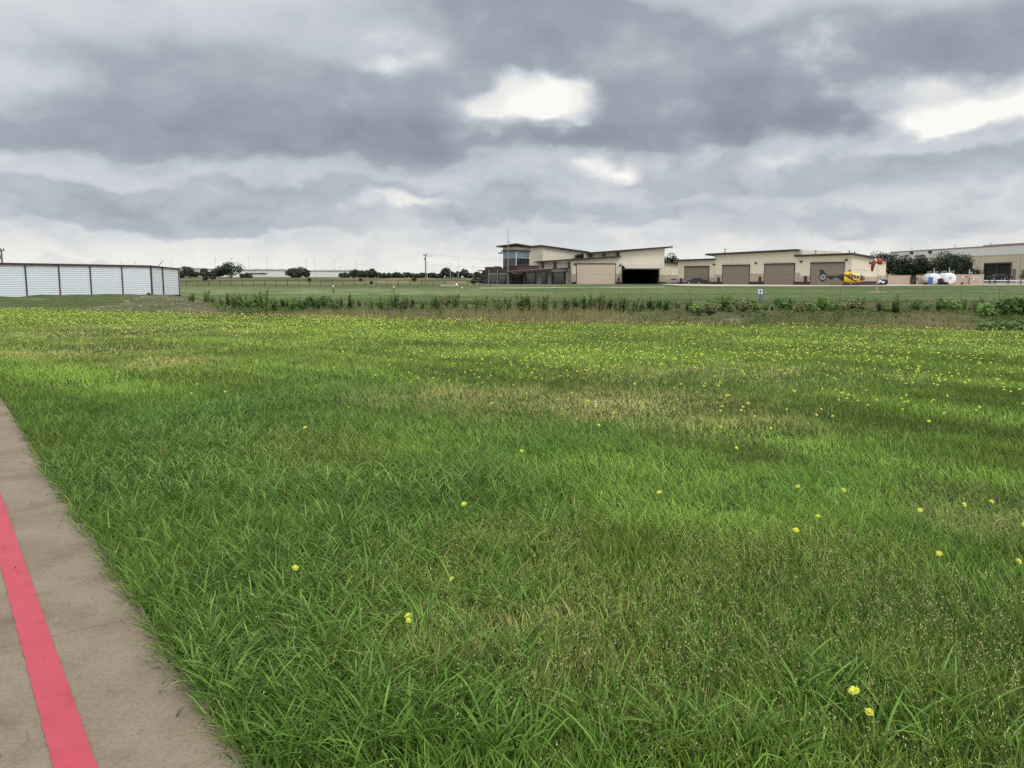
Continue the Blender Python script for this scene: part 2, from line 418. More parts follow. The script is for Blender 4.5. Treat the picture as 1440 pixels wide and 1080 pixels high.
def blobs(x, y, lst):                       # soft patches on the ground (world metres)
    r = np.zeros(len(x))
    for (px, py, rx, ry, a) in lst:
        c = gnd(px, py); e = gnd(px, py+ry); e2 = gnd(px, py-ry)
        ryw = max(.2, (e2.y-e.y)/2); rxw = rx/F*math.hypot(c.y, EYE)
        ux = (x-c.x)/rxw; uy = (y-c.y)/ryw
        d = ux**2+uy**2
        r = np.maximum(r, a*np.exp(-d**1.3*.7))
    return r
COARSE = [(280, 640, 260, 120, 1), (560, 690, 190, 60, 1), (200, 700, 150, 150, .8), (420, 800, 200, 120, .8), (330, 960, 150, 120, .7), (500, 1010, 200, 90, .8), (780, 690, 60, 40, .6), (1180, 975, 70, 45, .9), (980, 1050, 200, 40, .7), (600, 575, 90, 22, .7), (590, 690, 200, 50, .8), (780, 630, 60, 14, .7), (850, 610, 70, 10, .5)]
SEED = [(1000, 860, 330, 90, 1), (780, 800, 170, 60, 1), (1290, 950, 180, 130, 1), (900, 930, 220, 90, .9), (700, 900, 160, 80, .7), (1050, 790, 250, 40, .7), (470, 640, 120, 30, .6), (1400, 730, 90, 40, .6), (640, 1000, 120, 50, .4)]
DRY = [(860, 570, 170, 22, 1), (1000, 590, 120, 20, .6), (690, 560, 130, 16, .7), (240, 510, 60, 9, .9), (120, 495, 130, 9, .6), (560, 560, 60, 10, .5), (160, 468, 160, 8, .7), (1010, 530, 200, 16, .5), (1380, 740, 70, 25, .5), (740, 915, 110, 50, .45)]
LIGHT = [(640, 590, 260, 30, .9), (1000, 650, 320, 40, .9), (1300, 690, 200, 40, .8), (1000, 720, 300, 25, .6), (1250, 820, 250, 35, .5), (700, 640, 160, 16, .8), (430, 520, 200, 20, .4)]
def build_grass():
    parts = []; rng = RS
    def sample(r0, r1, dens):
        # uniform in the trapezoid |x|<.86y+1.2, y in [r0,r1]
        area = 2*(.43*(r1*r1-r0*r0)+1.2*(r1-r0)); n = int(area*dens)
        y = np.sqrt(rng.uniform(r0*r0, r1*r1, n)); x = rng.uniform(-1, 1, n)*(.86*y+1.2)
        fr = fbm(x*2.2, y*2.2+90, 3)
        k = (x > cedge(y)-.05+.16*(fr-.45)) & (y < yedge(x)+.25)
        return x[k], y[k]
    bands = [(1.5, 3.6, 5200, 4), (3.6, 5.5, 4200, 3), (5.5, 8, 2900, 3), (8, 12, 1700, 2), (12, 18, 900, 2), (18, 28, 480, 1), (28, 52, 230, 1)]
    for r0, r1, dens, segs in bands:
        x, y = sample(r0, r1, dens); n = len(x)
        co_ = blobs(x, y, COARSE); sd = blobs(x, y, SEED); dr = blobs(x, y, DRY); li = blobs(x, y, LIGHT)
        n1 = fbm(x*.8, y*.8, 4); n2 = fbm(x*.22+50, y*.22, 4); n3 = fbm(x*3.1, y*3.1+7, 3)
        co_ = np.clip(co_*1.0+(n1-.5)*1.4, 0, 1); sd = np.clip(sd+(n1-.5)*.9*(sd > .1), 0, 1); dr = np.clip(dr*1.0+(n3-.5)*.9*(dr > .08), 0, 1)
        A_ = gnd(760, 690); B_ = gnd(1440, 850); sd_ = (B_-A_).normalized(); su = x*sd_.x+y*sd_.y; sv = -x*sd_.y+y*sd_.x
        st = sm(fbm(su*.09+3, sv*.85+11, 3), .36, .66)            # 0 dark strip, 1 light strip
        smooth_ = (1-np.clip(co_*1.4, 0, 1))*(1-np.clip(sd*.8, 0, 1))*(1-np.clip(dr, 0, 1))
        # keep fewer blades in dry spots
        kp = rng.rand(n) > .12*dr
        tuft = sm(n3, .35, .75)
        rw = max(1, ((r0+r1)/2)/7)**.85
        h = (.068+.035*tuft+co_*.052+.03*(n2-.4))*rng.uniform(.5, 1.4, n)*(1-.3*dr)*(1-.30*np.clip(li, 0, 1)*(1-co_))
        wide = rng.rand(n) < (.14+.60*co_)
        w = np.where(wide, rng.uniform(.0050, .0095, n), rng.uniform(.0026, .0048, n))*rw
        w = w*(1-.30*np.clip(li, 0, 1)*(1-co_))
        if r0 > 7: h = h*.95
        # swaths lie over one way, tufts every way
        ld = np.where(rng.rand(n) < .12+.30*li, 2.3+1.5*(n2-.5)*4+rng.normal(0, .5, n), rng.uniform(0, 2*PI, n))
        lean = np.clip(rng.uniform(.2, 1.05, n)+.35*co_-.1*sd, 0, 1.3)
        # colours per blade: own greens, plus gloss and gap shade painted on coarse ones
        g0 = np.array((.150, .245, .032)); gl = np.array((.235, .375, .060)); gd = np.array((.046, .094, .016)); ol = np.array((.185, .265, .045)); tn = np.array((.42, .33, .14))
        gy = np.array((.33, .44, .075))
        c = np.zeros((n, 3))+g0
        def mx(c, t, b): return c*(1-t[:, None])+b*t[:, None]
        c = mx(c, np.clip(li*1.0+(n2-.45)*1.6, 0, 1), gl); cz = np.clip(co_*.9, 0, 1); c = mx(c, cz, gd); c = mx(c, cz*wide*(rng.rand(n) < .55), np.array((.165, .285, .055)))  # coarse grass: dark small blades deepen the gaps, pale broad ones imitate sky gloss
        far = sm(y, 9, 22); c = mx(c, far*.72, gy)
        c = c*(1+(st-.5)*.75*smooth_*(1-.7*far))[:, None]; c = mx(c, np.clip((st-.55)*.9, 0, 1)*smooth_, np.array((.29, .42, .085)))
        c = mx(c, np.clip(sd*.6, 0, 1), ol)
        c = mx(c, np.clip(dr*.8, 0, 1)*(rng.rand(n) < .80), np.array((.56, .50, .20)))
        dead = rng.rand(n) < (.015+.06*sd+.08*dr); c = np.where(dead[:, None], tn*.8, c)
        cool = sm(fbm(x*.4+5, y*.4+80, 3), .5, .7)*.4; c = mx(c, cool, np.array((.095, .190, .034)))
        c = c*(rng.uniform(.55, 1.55, n)*(.80+.52*n1)*(.78+.55*fbm(x*.16+21, y*.30+4, 3)))[:, None]*np.array((1, 1, 1))
        k = kp
        parts.append(blades(x[k], y[k], h[k], w[k], lean[k], ld[k], c[k], segs))
    # blades that lean out over the concrete edge, each a little clump
    ye = rng.uniform(1.6, 22, 420); ye = ye[rng.rand(len(ye)) < np.clip(4/ye+.12, 0, 1)]
    xs, ys, hh, ww, ll, dd = [], [], [], [], [], []
    for y0 in ye:
        for j in range(rng.randint(4, 12)):
            ys.append(y0+rng.normal(0, .03)); xs.append(float(cedge(y0))+rng.uniform(0, .10)); hh.append(rng.uniform(.06, .17)); ww.append(rng.uniform(.004, .0085))
            ll.append(rng.uniform(.5, 1.15)); dd.append(PI+rng.normal(-.2, .7))
    n = len(xs); c = np.array((.08, .15, .022))*rng.uniform(.6, 1.4, (n, 1)); dead = rng.rand(n) < .12; c = np.where(dead[:, None], np.array((.12, .09, .05)), c)
    parts.append(blades(np.array(xs), np.array(ys), np.array(hh), np.array(ww), np.array(ll), np.array(dd), c, 4))
    # dry clippings lying on the slab along its edge
    n = 420; yy = rng.uniform(1.7, 9, n); xx = cedge(yy)-np.abs(rng.normal(0, .07, n))-.005; far_ = rng.rand(n) < .12; xx = np.where(far_, xx-rng.uniform(0, .9, n), xx)
    cl = np.array((.075, .075, .035))*rng.uniform(.5, 1.7, (n, 1))
    parts.append(blades(xx, yy, rng.uniform(.012, .045, n), rng.uniform(.002, .005, n), np.full(n, 1.35), rng.uniform(0, 2*PI, n), cl, 2, np.full(n, .042)))
    # broad-bladed tufts in the foreground
    xs, ys, hh, ww, ll, dd = [], [], [], [], [], []
    tl = [(1180, 985, 26), (1215, 960, 20), (1130, 1000, 14), (470, 1010, 20), (560, 1000, 16), (400, 1000, 14), (840, 1010, 16), (960, 1040, 20), (1040, 1060, 14), (330, 900, 14), (280, 860, 12), (430, 900, 14), (500, 870, 12), (690, 680, 24), (740, 690, 20), (620, 700, 20), (560, 690, 16), (680, 810, 10), (360, 700, 16), (250, 720, 14), (600, 960, 16), (700, 1060, 16), (420, 1060, 16), (1100, 930, 12), (1000, 930, 10)]
    for _ in range(520):
        tl.append((rng.uniform(60, 790), 575+500*rng.rand()**1.0, rng.randint(6, 14)))
    for _ in range(60):
        tl.append((rng.uniform(760, 1440), rng.uniform(960, 1078), rng.randint(5, 10)))
    for px, py, k in tl:
        g = gnd(px, py)
        if g.x < cedge(g.y)+.05: continue
        for j in range(k):
            a = rng.uniform(0, 2*PI); r = rng.uniform(0, .07)
            xs.append(g.x+math.cos(a)*r); ys.append(g.y+math.sin(a)*r); hh.append(rng.uniform(.10, .23)); ww.append(rng.uniform(.006, .0115)); ll.append(rng.uniform(.4, 1.3)); dd.append(a+rng.normal(0, .5))
    n = len(xs); c = np.array((.110, .205, .034))*rng.uniform(.4, 1.9, (n, 1))
    parts.append(blades(np.array(xs), np.array(ys), np.array(hh), np.array(ww), np.array(ll), np.array(dd), c, 5))
    V, Lp, S, C = joinb(parts); print('GRASS verts', len(V))
    o = npmesh('grass', V, Lp, S, M['grassblade'], C, True); tag(o, 'green meadow grass with coarse tufts and dry spots beside the concrete path', 'grass', None, 'stuff')
    # seed heads: stalks with pale grains
    P = []; q = []
    for r0, r1, dens in ((1.5, 5, 650), (5, 9, 380), (9, 16, 90), (16, 30, 26)):
        x, y = sample(r0, r1, dens); sd = blobs(x, y, SEED)+.10+(blobs(x, y, DRY)*.5); n1 = fbm(x*1.6, y*1.6+33, 3)
        k = rng.rand(len(x)) < np.clip(sd*1.2*sm(n1, .28, .6), 0, 1); x, y = x[k], y[k]; n = len(x)
        h = rng.uniform(.09, .18, n); ld = rng.uniform(0, 2*PI, n); ln = rng.uniform(.05, .45, n); rw = max(1, r0/5)
        P.append(blades(x, y, h, np.full(n, .0014*rw), ln, ld, np.array((.17, .16, .06))*rng.uniform(.7, 1.3, (n, 1)), 2))
        for j in range(5 if r0 < 5 else 3):
            t = rng.uniform(.6, 1.0, n); off = ln*h*t**1.6; zz = h*t*np.sqrt(np.clip(1-(ln*.6*t)**2, .15, 1))
            gx = x+np.cos(ld)*off+rng.normal(0, .006, n); gy = y+np.sin(ld)*off+rng.normal(0, .006, n); gz = terrain(x, y)+zz-.012
            gl = rng.uniform(.005, .010, n)*rw**.5; gw = rng.uniform(.0026, .0046, n)*rw
            P.append(blades(gx, gy, gl, gw, rng.uniform(0, 1.1, n), rng.uniform(0, 2*PI, n), np.array((.52, .52, .22))*rng.uniform(.65, 1.35, (n, 1)), 2, gz))
    V, Lp, S, C = joinb(P); print('SEED verts', len(V))
    o = npmesh('seed_grass', V, Lp, S, M['drygrass'], C); tag(o, 'pale yellowish seed heads standing above the near grass', 'seed grass', None, 'stuff')
    # rough tall grass in the ditch and on the bank
    P = []
    for (r0, r1, dens, wf) in ((24, 45, 75, 1), (45, 70, 30, 1.5), (70, 98, 12, 2.2)):
        area = (r1*r1-r0*r0)*.8; n = int(area*dens); y = np.sqrt(rng.uniform(r0*r0, r1*r1, n)); x = rng.uniform(-.8, .8, n)*y
        s = y-yedge(x); left = 1-sm(x+.405*y, -1.5, 5.5)
        nn = fbm(x*.35+3, y*.35, 4); n2 = fbm(x*.12, y*.2+44, 3)
        dens2 = np.where(left > .5, np.clip(sm(nn, .42, .58)*.8+.6*(1-sm(x/y, -.54, -.44)), 0, 1)*(s < 30), np.clip(sm(nn, .36, .52), 0.06, 1))
        px = 720+F*x/y
        strip = (s < 6)*(px > 400)*(px < 1010)*.9                    # tan strip on the near lip
        soil = np.exp(-((px-930)/170)**2)*sm(s, 6, 8)*(1-sm(s, 15, 20))  # bare dark soil
        soil2 = sm(px, 960, 1060)*sm(s, 2, 3.5)*(1-sm(s, 9, 14))*sm(nn, .36, .5)
        k = (s > .1) & (rng.rand(n) < np.clip(dens2+strip, 0, 1)*(1-.9*soil)*(1-.7*soil2)) & (y < 92+(nn-.5)*14)
        x, y, s, left, nn, n2, px = [a[k] for a in (x, y, s, left, nn, n2, px)]; n = len(x)
        tanp = np.clip(sm(n2, .46, .62)*.55+(s < 6)*sm(px, 380, 470)*(1-sm(px, 880, 1000))*.7+.6*np.exp(-((px-1310)/70)**2)+.3*np.exp(-((px-1240)/60)**2)-.55*(px > 1365)-.6*left, 0, 1)
        h = (.12+.20*nn*(1-left)+.46*(s < 6)*tanp*(1-left))*rng.uniform(.45, 1.3, n)*(1-.35*left)*(1-.45*sm(y, 55, 75))
        c = np.array((.155, .195, .055))*(1-tanp[:, None])+np.array((.33, .285, .14))*tanp[:, None]
        pk = rng.rand(n) < (.10*tanp+.55*sm(fbm(x*.3+8, y*.4+21, 3), .52, .62)*(s > 8)); c = np.where(pk[:, None], np.array((.27, .17, .10)), c)
        c = c*rng.uniform(.6, 1.4, (n, 1))
        P.append(blades(x, y, h, rng.uniform(.008, .022, n)*wf, rng.uniform(.1, .8, n), rng.uniform(0, 2*PI, n), c, 2))
    V, Lp, S, C = joinb(P); print('ROUGH verts', len(V))
    o = npmesh('rough_grass', V, Lp, S, M['drygrass'], C); tag(o, 'rough tan and olive tall grass filling the ditch behind the flower meadow', 'rough grass', None, 'stuff')
build_grass()

# rubble on the bank below the shed
def build_rubble():
    rng = np.random.RandomState(8); mb = MB(); k = 0
    while k < 520:
        px = rng.uniform(170, 440); py = rng.uniform(420, 436); g = gnd(px, py)
        s = g.y-float(yedge(g.x))
        if s < .3: continue
        x, y = g.x, g.y; z = tz(x, y); r = rng.uniform(.025, .08)*(1 if rng.rand() < .9 else 2)
        vs = []
        for i in range(6):
            a = i*PI/3+rng.uniform(-.3, .3); vs.append((x+math.cos(a)*r*rng.uniform(.7, 1.2), y+math.sin(a)*r*rng.uniform(.7, 1.2), z-.03))
        for i in range(6):
            vs.append((x+(vs[i][0]-x)*.6, y+(vs[i][1]-y)*.6, z+r*rng.uniform(.4, .9)))
        mb.add(vs, [(6, 7, 8, 9, 10, 11)]+[(i, (i+1) % 6, 6+(i+1) % 6, 6+i) for i in range(6)]); k += 1
    o = mb.build('rubble', 'stone'); tag(o, 'pale broken rubble on the bank beside the white shed', 'rubble', None, 'stuff')
build_rubble()
def build_undergrowth():
    rng = np.random.RandomState(77); V = []; C = []; n = 0
    while n < 2300:
        y = math.sqrt(rng.uniform(40**2, 84**2)); px = rng.uniform(300, 1470); x = (px-720)/F*y; s = y-float(yedge(x))
        c1 = float(fbm(x*.22+60, y*.3, 3)); 
        if s < 7 or c1 < .43 or (abs(px-930) < 110 and s < 16): continue
        n += 1; z = tz(x, y); h = rng.uniform(.10, .45)*(.5+c1)*1.15; r = rng.uniform(.15, .45); col = np.array(((.10, .165, .042), (.062, .11, .03), (.16, .175, .06), (.085, .15, .05))[rng.randint(4)])*rng.uniform(.7, 1.3)
        for j in range(15):
            a = rng.uniform(0, 2*PI); q = r*math.sqrt(rng.rand()); c = np.array((x+math.cos(a)*q, y+math.sin(a)*q, z+h*(1-.5*(q/r)**2)*rng.uniform(.25, 1)))
            d = rng.normal(0, 1, 3); d[2] = abs(d[2])*.5; d /= np.linalg.norm(d); w = np.cross(d, rng.normal(0, 1, 3)); w /= np.linalg.norm(w); L_ = rng.uniform(.07, .17)
            V += [c, c+d*L_*.5+w*L_*.3, c+d*L_, c+d*L_*.5-w*L_*.3]; C += [col*rng.uniform(.75, 1.25)]*4
    V = np.array(V); k = len(V)//4
    o = npmesh('undergrowth', V, np.arange(4*k), np.arange(k)*4, M['drygrass'], np.array(C)); tag(o, 'low leafy green undergrowth between the taller weeds of the ditch', 'undergrowth', None, 'stuff')
build_undergrowth()

# ------------------------------------------------------------------ flowers
def flower_head(mb, c, r, tilt, rnd, petals=14):
    n = Vector((math.sin(tilt[0])*math.cos(tilt[1]), math.sin(tilt[0])*math.sin(tilt[1]), math.cos(tilt[0])))
    u = n.orthogonal().normalized(); w = n.cross(u)
    for layer, (rr, up) in enumerate(((1, .10), (.62, .30))):
        for k in range(petals):
            a = 2*PI*(k+.5*layer)/petals+rnd.uniform(-.1, .1); d = u*math.cos(a)+w*math.sin(a); t = n.cross(d)
            L_ = r*rr*rnd.uniform(.85, 1.1); hw = r*.17
            b0 = c+n*(.1*r*layer)
            mb.add([b0, b0+d*L_*.6+t*hw+n*r*up, b0+d*L_+n*r*up*.9, b0+d*L_*.6-t*hw+n*r*up], [(0, 1, 2, 3)])
    mb.add([c+n*r*.22]+[c+(u*math.cos(k*PI/3)+w*math.sin(k*PI/3))*r*.3+n*r*.16 for k in range(6)], [(0, 1+k, 1+(k+1) % 6) for k in range(6)])
FLH = []
def flower_protos():
    rnd = random.Random(3); out = []
    for i in range(4):
        root = thing('dandelion', (0, -30-i, 0), None, 'flower', 'yellow flowers in the meadow')
        h = (.14, .17, .12, .155)[i]
        lean = Vector((rnd.uniform(-.04, .04), rnd.uniform(-.05, .02), 0))
        st = MB(); o = root.location
        st.tube([o, o+lean*.4+Vector((0, 0, h*.55)), o+lean+Vector((0, 0, h))], [.0022, .0018, .0016], 5)
        st.build('stem', 'fstem', root, True)
        hb = MB(); flower_head(hb, o+lean+Vector((0, 0, h)), .024, (rnd.uniform(.15, .5), rnd.uniform(3.6, 5.6)), rnd)
        hb.build('flower_head', 'petal', root)
        out.append((root, h, lean))
    return out
def build_flowers():
    rng = np.random.RandomState(21); pts = []
    pr = flower_protos(); used = [False]*4
    named = [(410, 794, 'lone yellow dandelion in the coarse grass nearest the concrete path'), (638, 811, 'single yellow dandelion at the edge of the pale seed grass'),
             (573, 850, 'upper of two yellow dandelions close together in the middle foreground grass'), (571, 858, 'lower of two yellow dandelions close together in the middle foreground grass'),
             (1201, 964, 'upper left of the two largest yellow dandelions beside a broad grass tuft'), (1217, 985, 'largest and nearest yellow dandelion, lower right of a close pair'),
             (1115, 740, None), (1152, 718, None), (1292, 717, None), (1350, 714, None), (1318, 781, 'lone yellow dandelion low in the smooth grass near the right side of the photo'), (1424, 790, 'yellow dandelion at the far right edge, nearest one there'),
             (927, 687, 'lone yellow dandelion in the smooth grass right of the photo centre'), (652, 709, 'lone yellow dandelion above the coarse tufts left of the photo centre'), (1125, 682, None), (1120, 675, None), (1388, 702, None), (729, 636, None), (1031, 628, None), (1438, 730, None), (1180, 695, None)]
    def place(x, y, lab, head_px=None):
        i = rng.randint(4); root, h, lean = pr[i]
        if used[i]: c = copytree(root)
        else: c = root; used[i] = True
        c.location = (x, y, tz(x, y)); c.rotation_euler = (0, 0, rng.uniform(-.7, .7)); s = rng.uniform(.60, .95); c.scale = (s, s, rng.uniform(.85, 1.15))
        c['label'] = lab or 'small yellow dandelion among the many scattered over the middle of the meadow'
        return c
    for px, py, lab in named:
        g = gnd(px, py, .155); place(g.x, g.y, lab)
    # candidates with a density map
    n = 60000; y = np.sqrt(rng.uniform(6.5**2, 49**2, n)); x = rng.uniform(-.82, .82, n)*y
    s = yedge(x)-y; k = (s > -.3) & (x > cedge(y)+1); x, y, s = x[k], y[k], s[k]
    px = 720+F*x/y; cl = fbm(x*.28+11, y*.28, 4); cl2 = fbm(x*1.1, y*1.1+5, 3)
    clump = sm(cl, .42, .62)*.8+.2
    d = np.zeros(len(x))
    leftband = (1-sm(px, 420, 760))*sm(-s, -13, -2)*3.4
    d += leftband*(.55+.45*sm(cl2, .4, .6))
    midr = sm(px, 450, 720)*sm(y, 10.5, 17)*(.30+.80*clump)
    d += midr*(.5+.9*sm(cl2, .4, .6))
    d += sm(px, 900, 1100)*sm(y, 6.8, 9)*(1-sm(y, 14, 18))*.75*(.12+sm(cl2, .44, .60))
    d += (1-sm(px, 420, 720))*sm(y, 14, 22)*.14
    d += .010*sm(y, 6.5, 10)
    d += np.exp(-((px-940)/330)**2)*np.exp(-((y-17)/4.)**2)*.5*sm(cl, .4, .55)
    pk = rng.rand(len(x)) < np.clip(d, 0, 1)*.52
    x, y = x[pk], y[pk]; px = 720+F*x/y
    inv = np.abs(px-720) < 730
    order = np.argsort(y+np.where(inv, 0, 1000)); nn = 300-len(named)
    for i in order[:nn]: place(x[i], y[i], None)
    rest = order[nn:]; mb = MB(); st = MB(); rnd = random.Random(5)
    x, y = x[rest], y[rest]; z = terrain(x, y)
    V = []; fl = []; sti = []
    for i in range(len(x)):
        h = rnd.uniform(.10, .19); r = rnd.uniform(.013, .0205)*(1+.2*min(1, y[i]/30)); c = Vector((x[i], y[i], z[i]+h)); a0 = rnd.uniform(0, 2); tl = rnd.uniform(.1, .6); ta = rnd.uniform(3.4, 6)
        nrm = Vector((math.sin(tl)*math.cos(ta), math.sin(tl)*math.sin(ta), math.cos(tl))); u = nrm.orthogonal().normalized(); w = nrm.cross(u)
        o = len(V); V.append(c+nrm*r*.35)
        for k2 in range(10):
            a = a0+k2*PI/5; rr = r*(1 if k2 % 2 else .72); V.append(c+(u*math.cos(a)+w*math.sin(a))*rr)
        fl += [(o, o+1+k2, o+1+(k2+1) % 10) for k2 in range(10)]
        o = len(V); V += [Vector((x[i]-.003, y[i], z[i])), Vector((x[i]+.003, y[i], z[i])), c-nrm*.002]; fl.append((o, o+1, o+2)); sti.append(len(fl)-1)
    mb.add(V, fl)
    me = bpy.data.meshes.new('distant_flowers'); me.from_pydata(mb.v, [], mb.f); me.materials.append(M['petal']); me.materials.append(M['fstem'])
    for i in sti: me.polygons[i].material_index = 1
    o = bpy.data.objects.new('distant_flowers', me); COL.objects.link(o)
    tag(o, 'carpet of countless yellow flowers towards the far edge of the meadow', 'flowers', 'yellow flowers in the meadow', 'stuff')
    print('FLOWERS', len(rest))
build_flowers()
# ------------------------------------------------------------------ white metal shed
def build_shed():
    root = thing('metal_shed', at(213, 415.3, 78), 'long low white metal shed with maroon trim behind the meadow', 'shed')
    fr = Fr(213, 78, 0, 67); fr2 = Fr(213, 78, 250.5, 84)
    zt = fr.z_(213, 375.5); zb = zat(415.4, 78)-.05; zl = fr.z_(0, 372.2)
    zr = fr2.z_(250, 378.5); L0 = 30; zlL = zt+(zl-zt)*L0/fr.s_(0)
    def wallbox(f, s0, s1, za, zc, name):
        mb = MB(); n = 26; W = (lambda s: za+(zc-za)*s/max(1e-6, s1))
        # horizontal ribbed siding: a folded profile
        rows = 15; vs = []; fs = []
        for side in (s0, s1):
            top = za if side == s0 else zc
            for i in range(rows*4+1):
                t = i/(rows*4); q = (0, .0, .012, .012)[i % 4]
                vs.append(f.p(side, zb+(top-zb)*t, q))
        m = rows*4+1
        for i in range(m-1): fs.append((i, m+i, m+i+1, i+1))
        mb.add(vs, fs); mb.fpoly(f, [(s0, zb), (s1, zb), (s1, zc), (s0, za)], -.25, -.02)
        return mb.build(name, 'shedwhite', root)
    wallbox(fr, 0, L0, zt, zlL, 'front_wall'); wallbox(fr2, 0, fr2.len, zt, zr, 'end_wall')
    for px in (171.5, 127, 83, 36, -15, -70):
        s = fr.s_(px); mb = MB(); mb.fbox(fr, s-.05, s+.05, zb, zt+(zlL-zt)*s/L0-.02, .036, .085); mb.build('post', 'maroon', root)
    mb = MB(); c = fr.p(0, 0, 0); mb.box(c.x-.06, c.x+.06, c.y-.10, c.y+.06, zb, zt); mb.build('post', 'maroon', root)
    s = fr2.s_(228.5); mb = MB(); mb.fbox(fr2, s-.09, s+.09, zb, zt+(zr-zt)*s/fr2.len, .036, .085); mb.build('post', 'maroon', root)
    mb = MB(); mb.fbox(fr2, fr2.len-.02, fr2.len+.22, zb, zr, -.2, .085); mb.build('post', 'maroon', root)
    # base strip
    mb = MB(); mb.fbox(fr, 0, L0, zb-.25, zb+.02, -.2, .10); mb.build('base_strip', 'concrete_far', root)
    mb = MB(); mb.fbox(fr2, .1, fr2.len+.2, zb-.25, zb+.02, -.2, .10); mb.build('base_strip', 'brown', root)
    # fascia and roof
    mb = MB(); mb.fpoly(fr, [(-.12, zt), (L0, zlL), (L0, zlL+.20), (-.12, zt+.14)], -.3, .15); mb.build('fascia', 'maroon', root)
    mb = MB(); mb.fpoly(fr2, [(-.1, zt+.01), (fr2.len+.3, zr), (fr2.len+.3, zr+.09), (-.1, zt+.13)], -.3, .15); mb.build('fascia', 'maroon', root)
    mb = MB(); A = fr.p(0, zt+.1, 0); B = fr.p(L0, zlL+.12, 0); C = fr2.p(fr2.len, zr+.05, 0)
    D = B+(C-A); mb.prism([A, B, D, C], (0, 0, .06)); mb.build('roof', 'maroon', root)
    E = fr2.p(fr2.len, 0, 0); bk = MB(); bk.prism([Vector((E.x, E.y, zb)), Vector((D.x, D.y, zb)), D-Vector((0, 0, .03)), C-Vector((0, 0, .03))], (.1, .1, 0)); bk.build('back_wall', 'shedwhite', root)
    mb = MB(); p = at(223, 373.5, 79.5); q = at(229, 367.2, 79.5); mb.tube([p-(q-p)*.2, q], .035, 6); mb.build('leaning_pipe', 'galv', root)
build_shed()

# ------------------------------------------------------------------ terminal hangar (middle of the photo)
def slab(fr, pts, th, q0, q1):           # sloping roof slab given by two (s,z) points on its top edge
    (a, za), (b, zb) = pts; mb = MB()
    mb.fpoly(fr, [(a, za-th), (b, zb-th), (b, zb), (a, za)], q0, q1); return mb
def mullwall(root, fr, s0, s1, z0, z1, cols, rows, q, glass='darkglass', name='window', bar=.07, frame='mullion'):
    g = MB(); g.fbox(fr, s0, s1, z0, z1, q, q+.04); w = g.build(name, glass, root)
    m = MB()
    for i in range(cols+1):
        s = s0+(s1-s0)*i/cols; m.fbox(fr, s-bar/2, s+bar/2, z0, z1, q+.041, q+.10)
    for j in range(rows+1):
        z = z0+(z1-z0)*j/rows; m.fbox(fr, s0-bar/2, s1+bar/2, z-bar/2, z+bar/2, q+.044, q+.095)
    m.build('window_frame', frame, w); return w
def walllight(root, fr, px, py, q=0):
    s, z = fr.pz(px, py); mb = MB(); mb.fbox(fr, s-.35, s+.35, z-.12, z+.16, q, q+.25); mb.fbox(fr, s-.25, s+.25, z-.28, z-.12, q+.05, q+.3); mb.build('wall_light', 'brown', root)
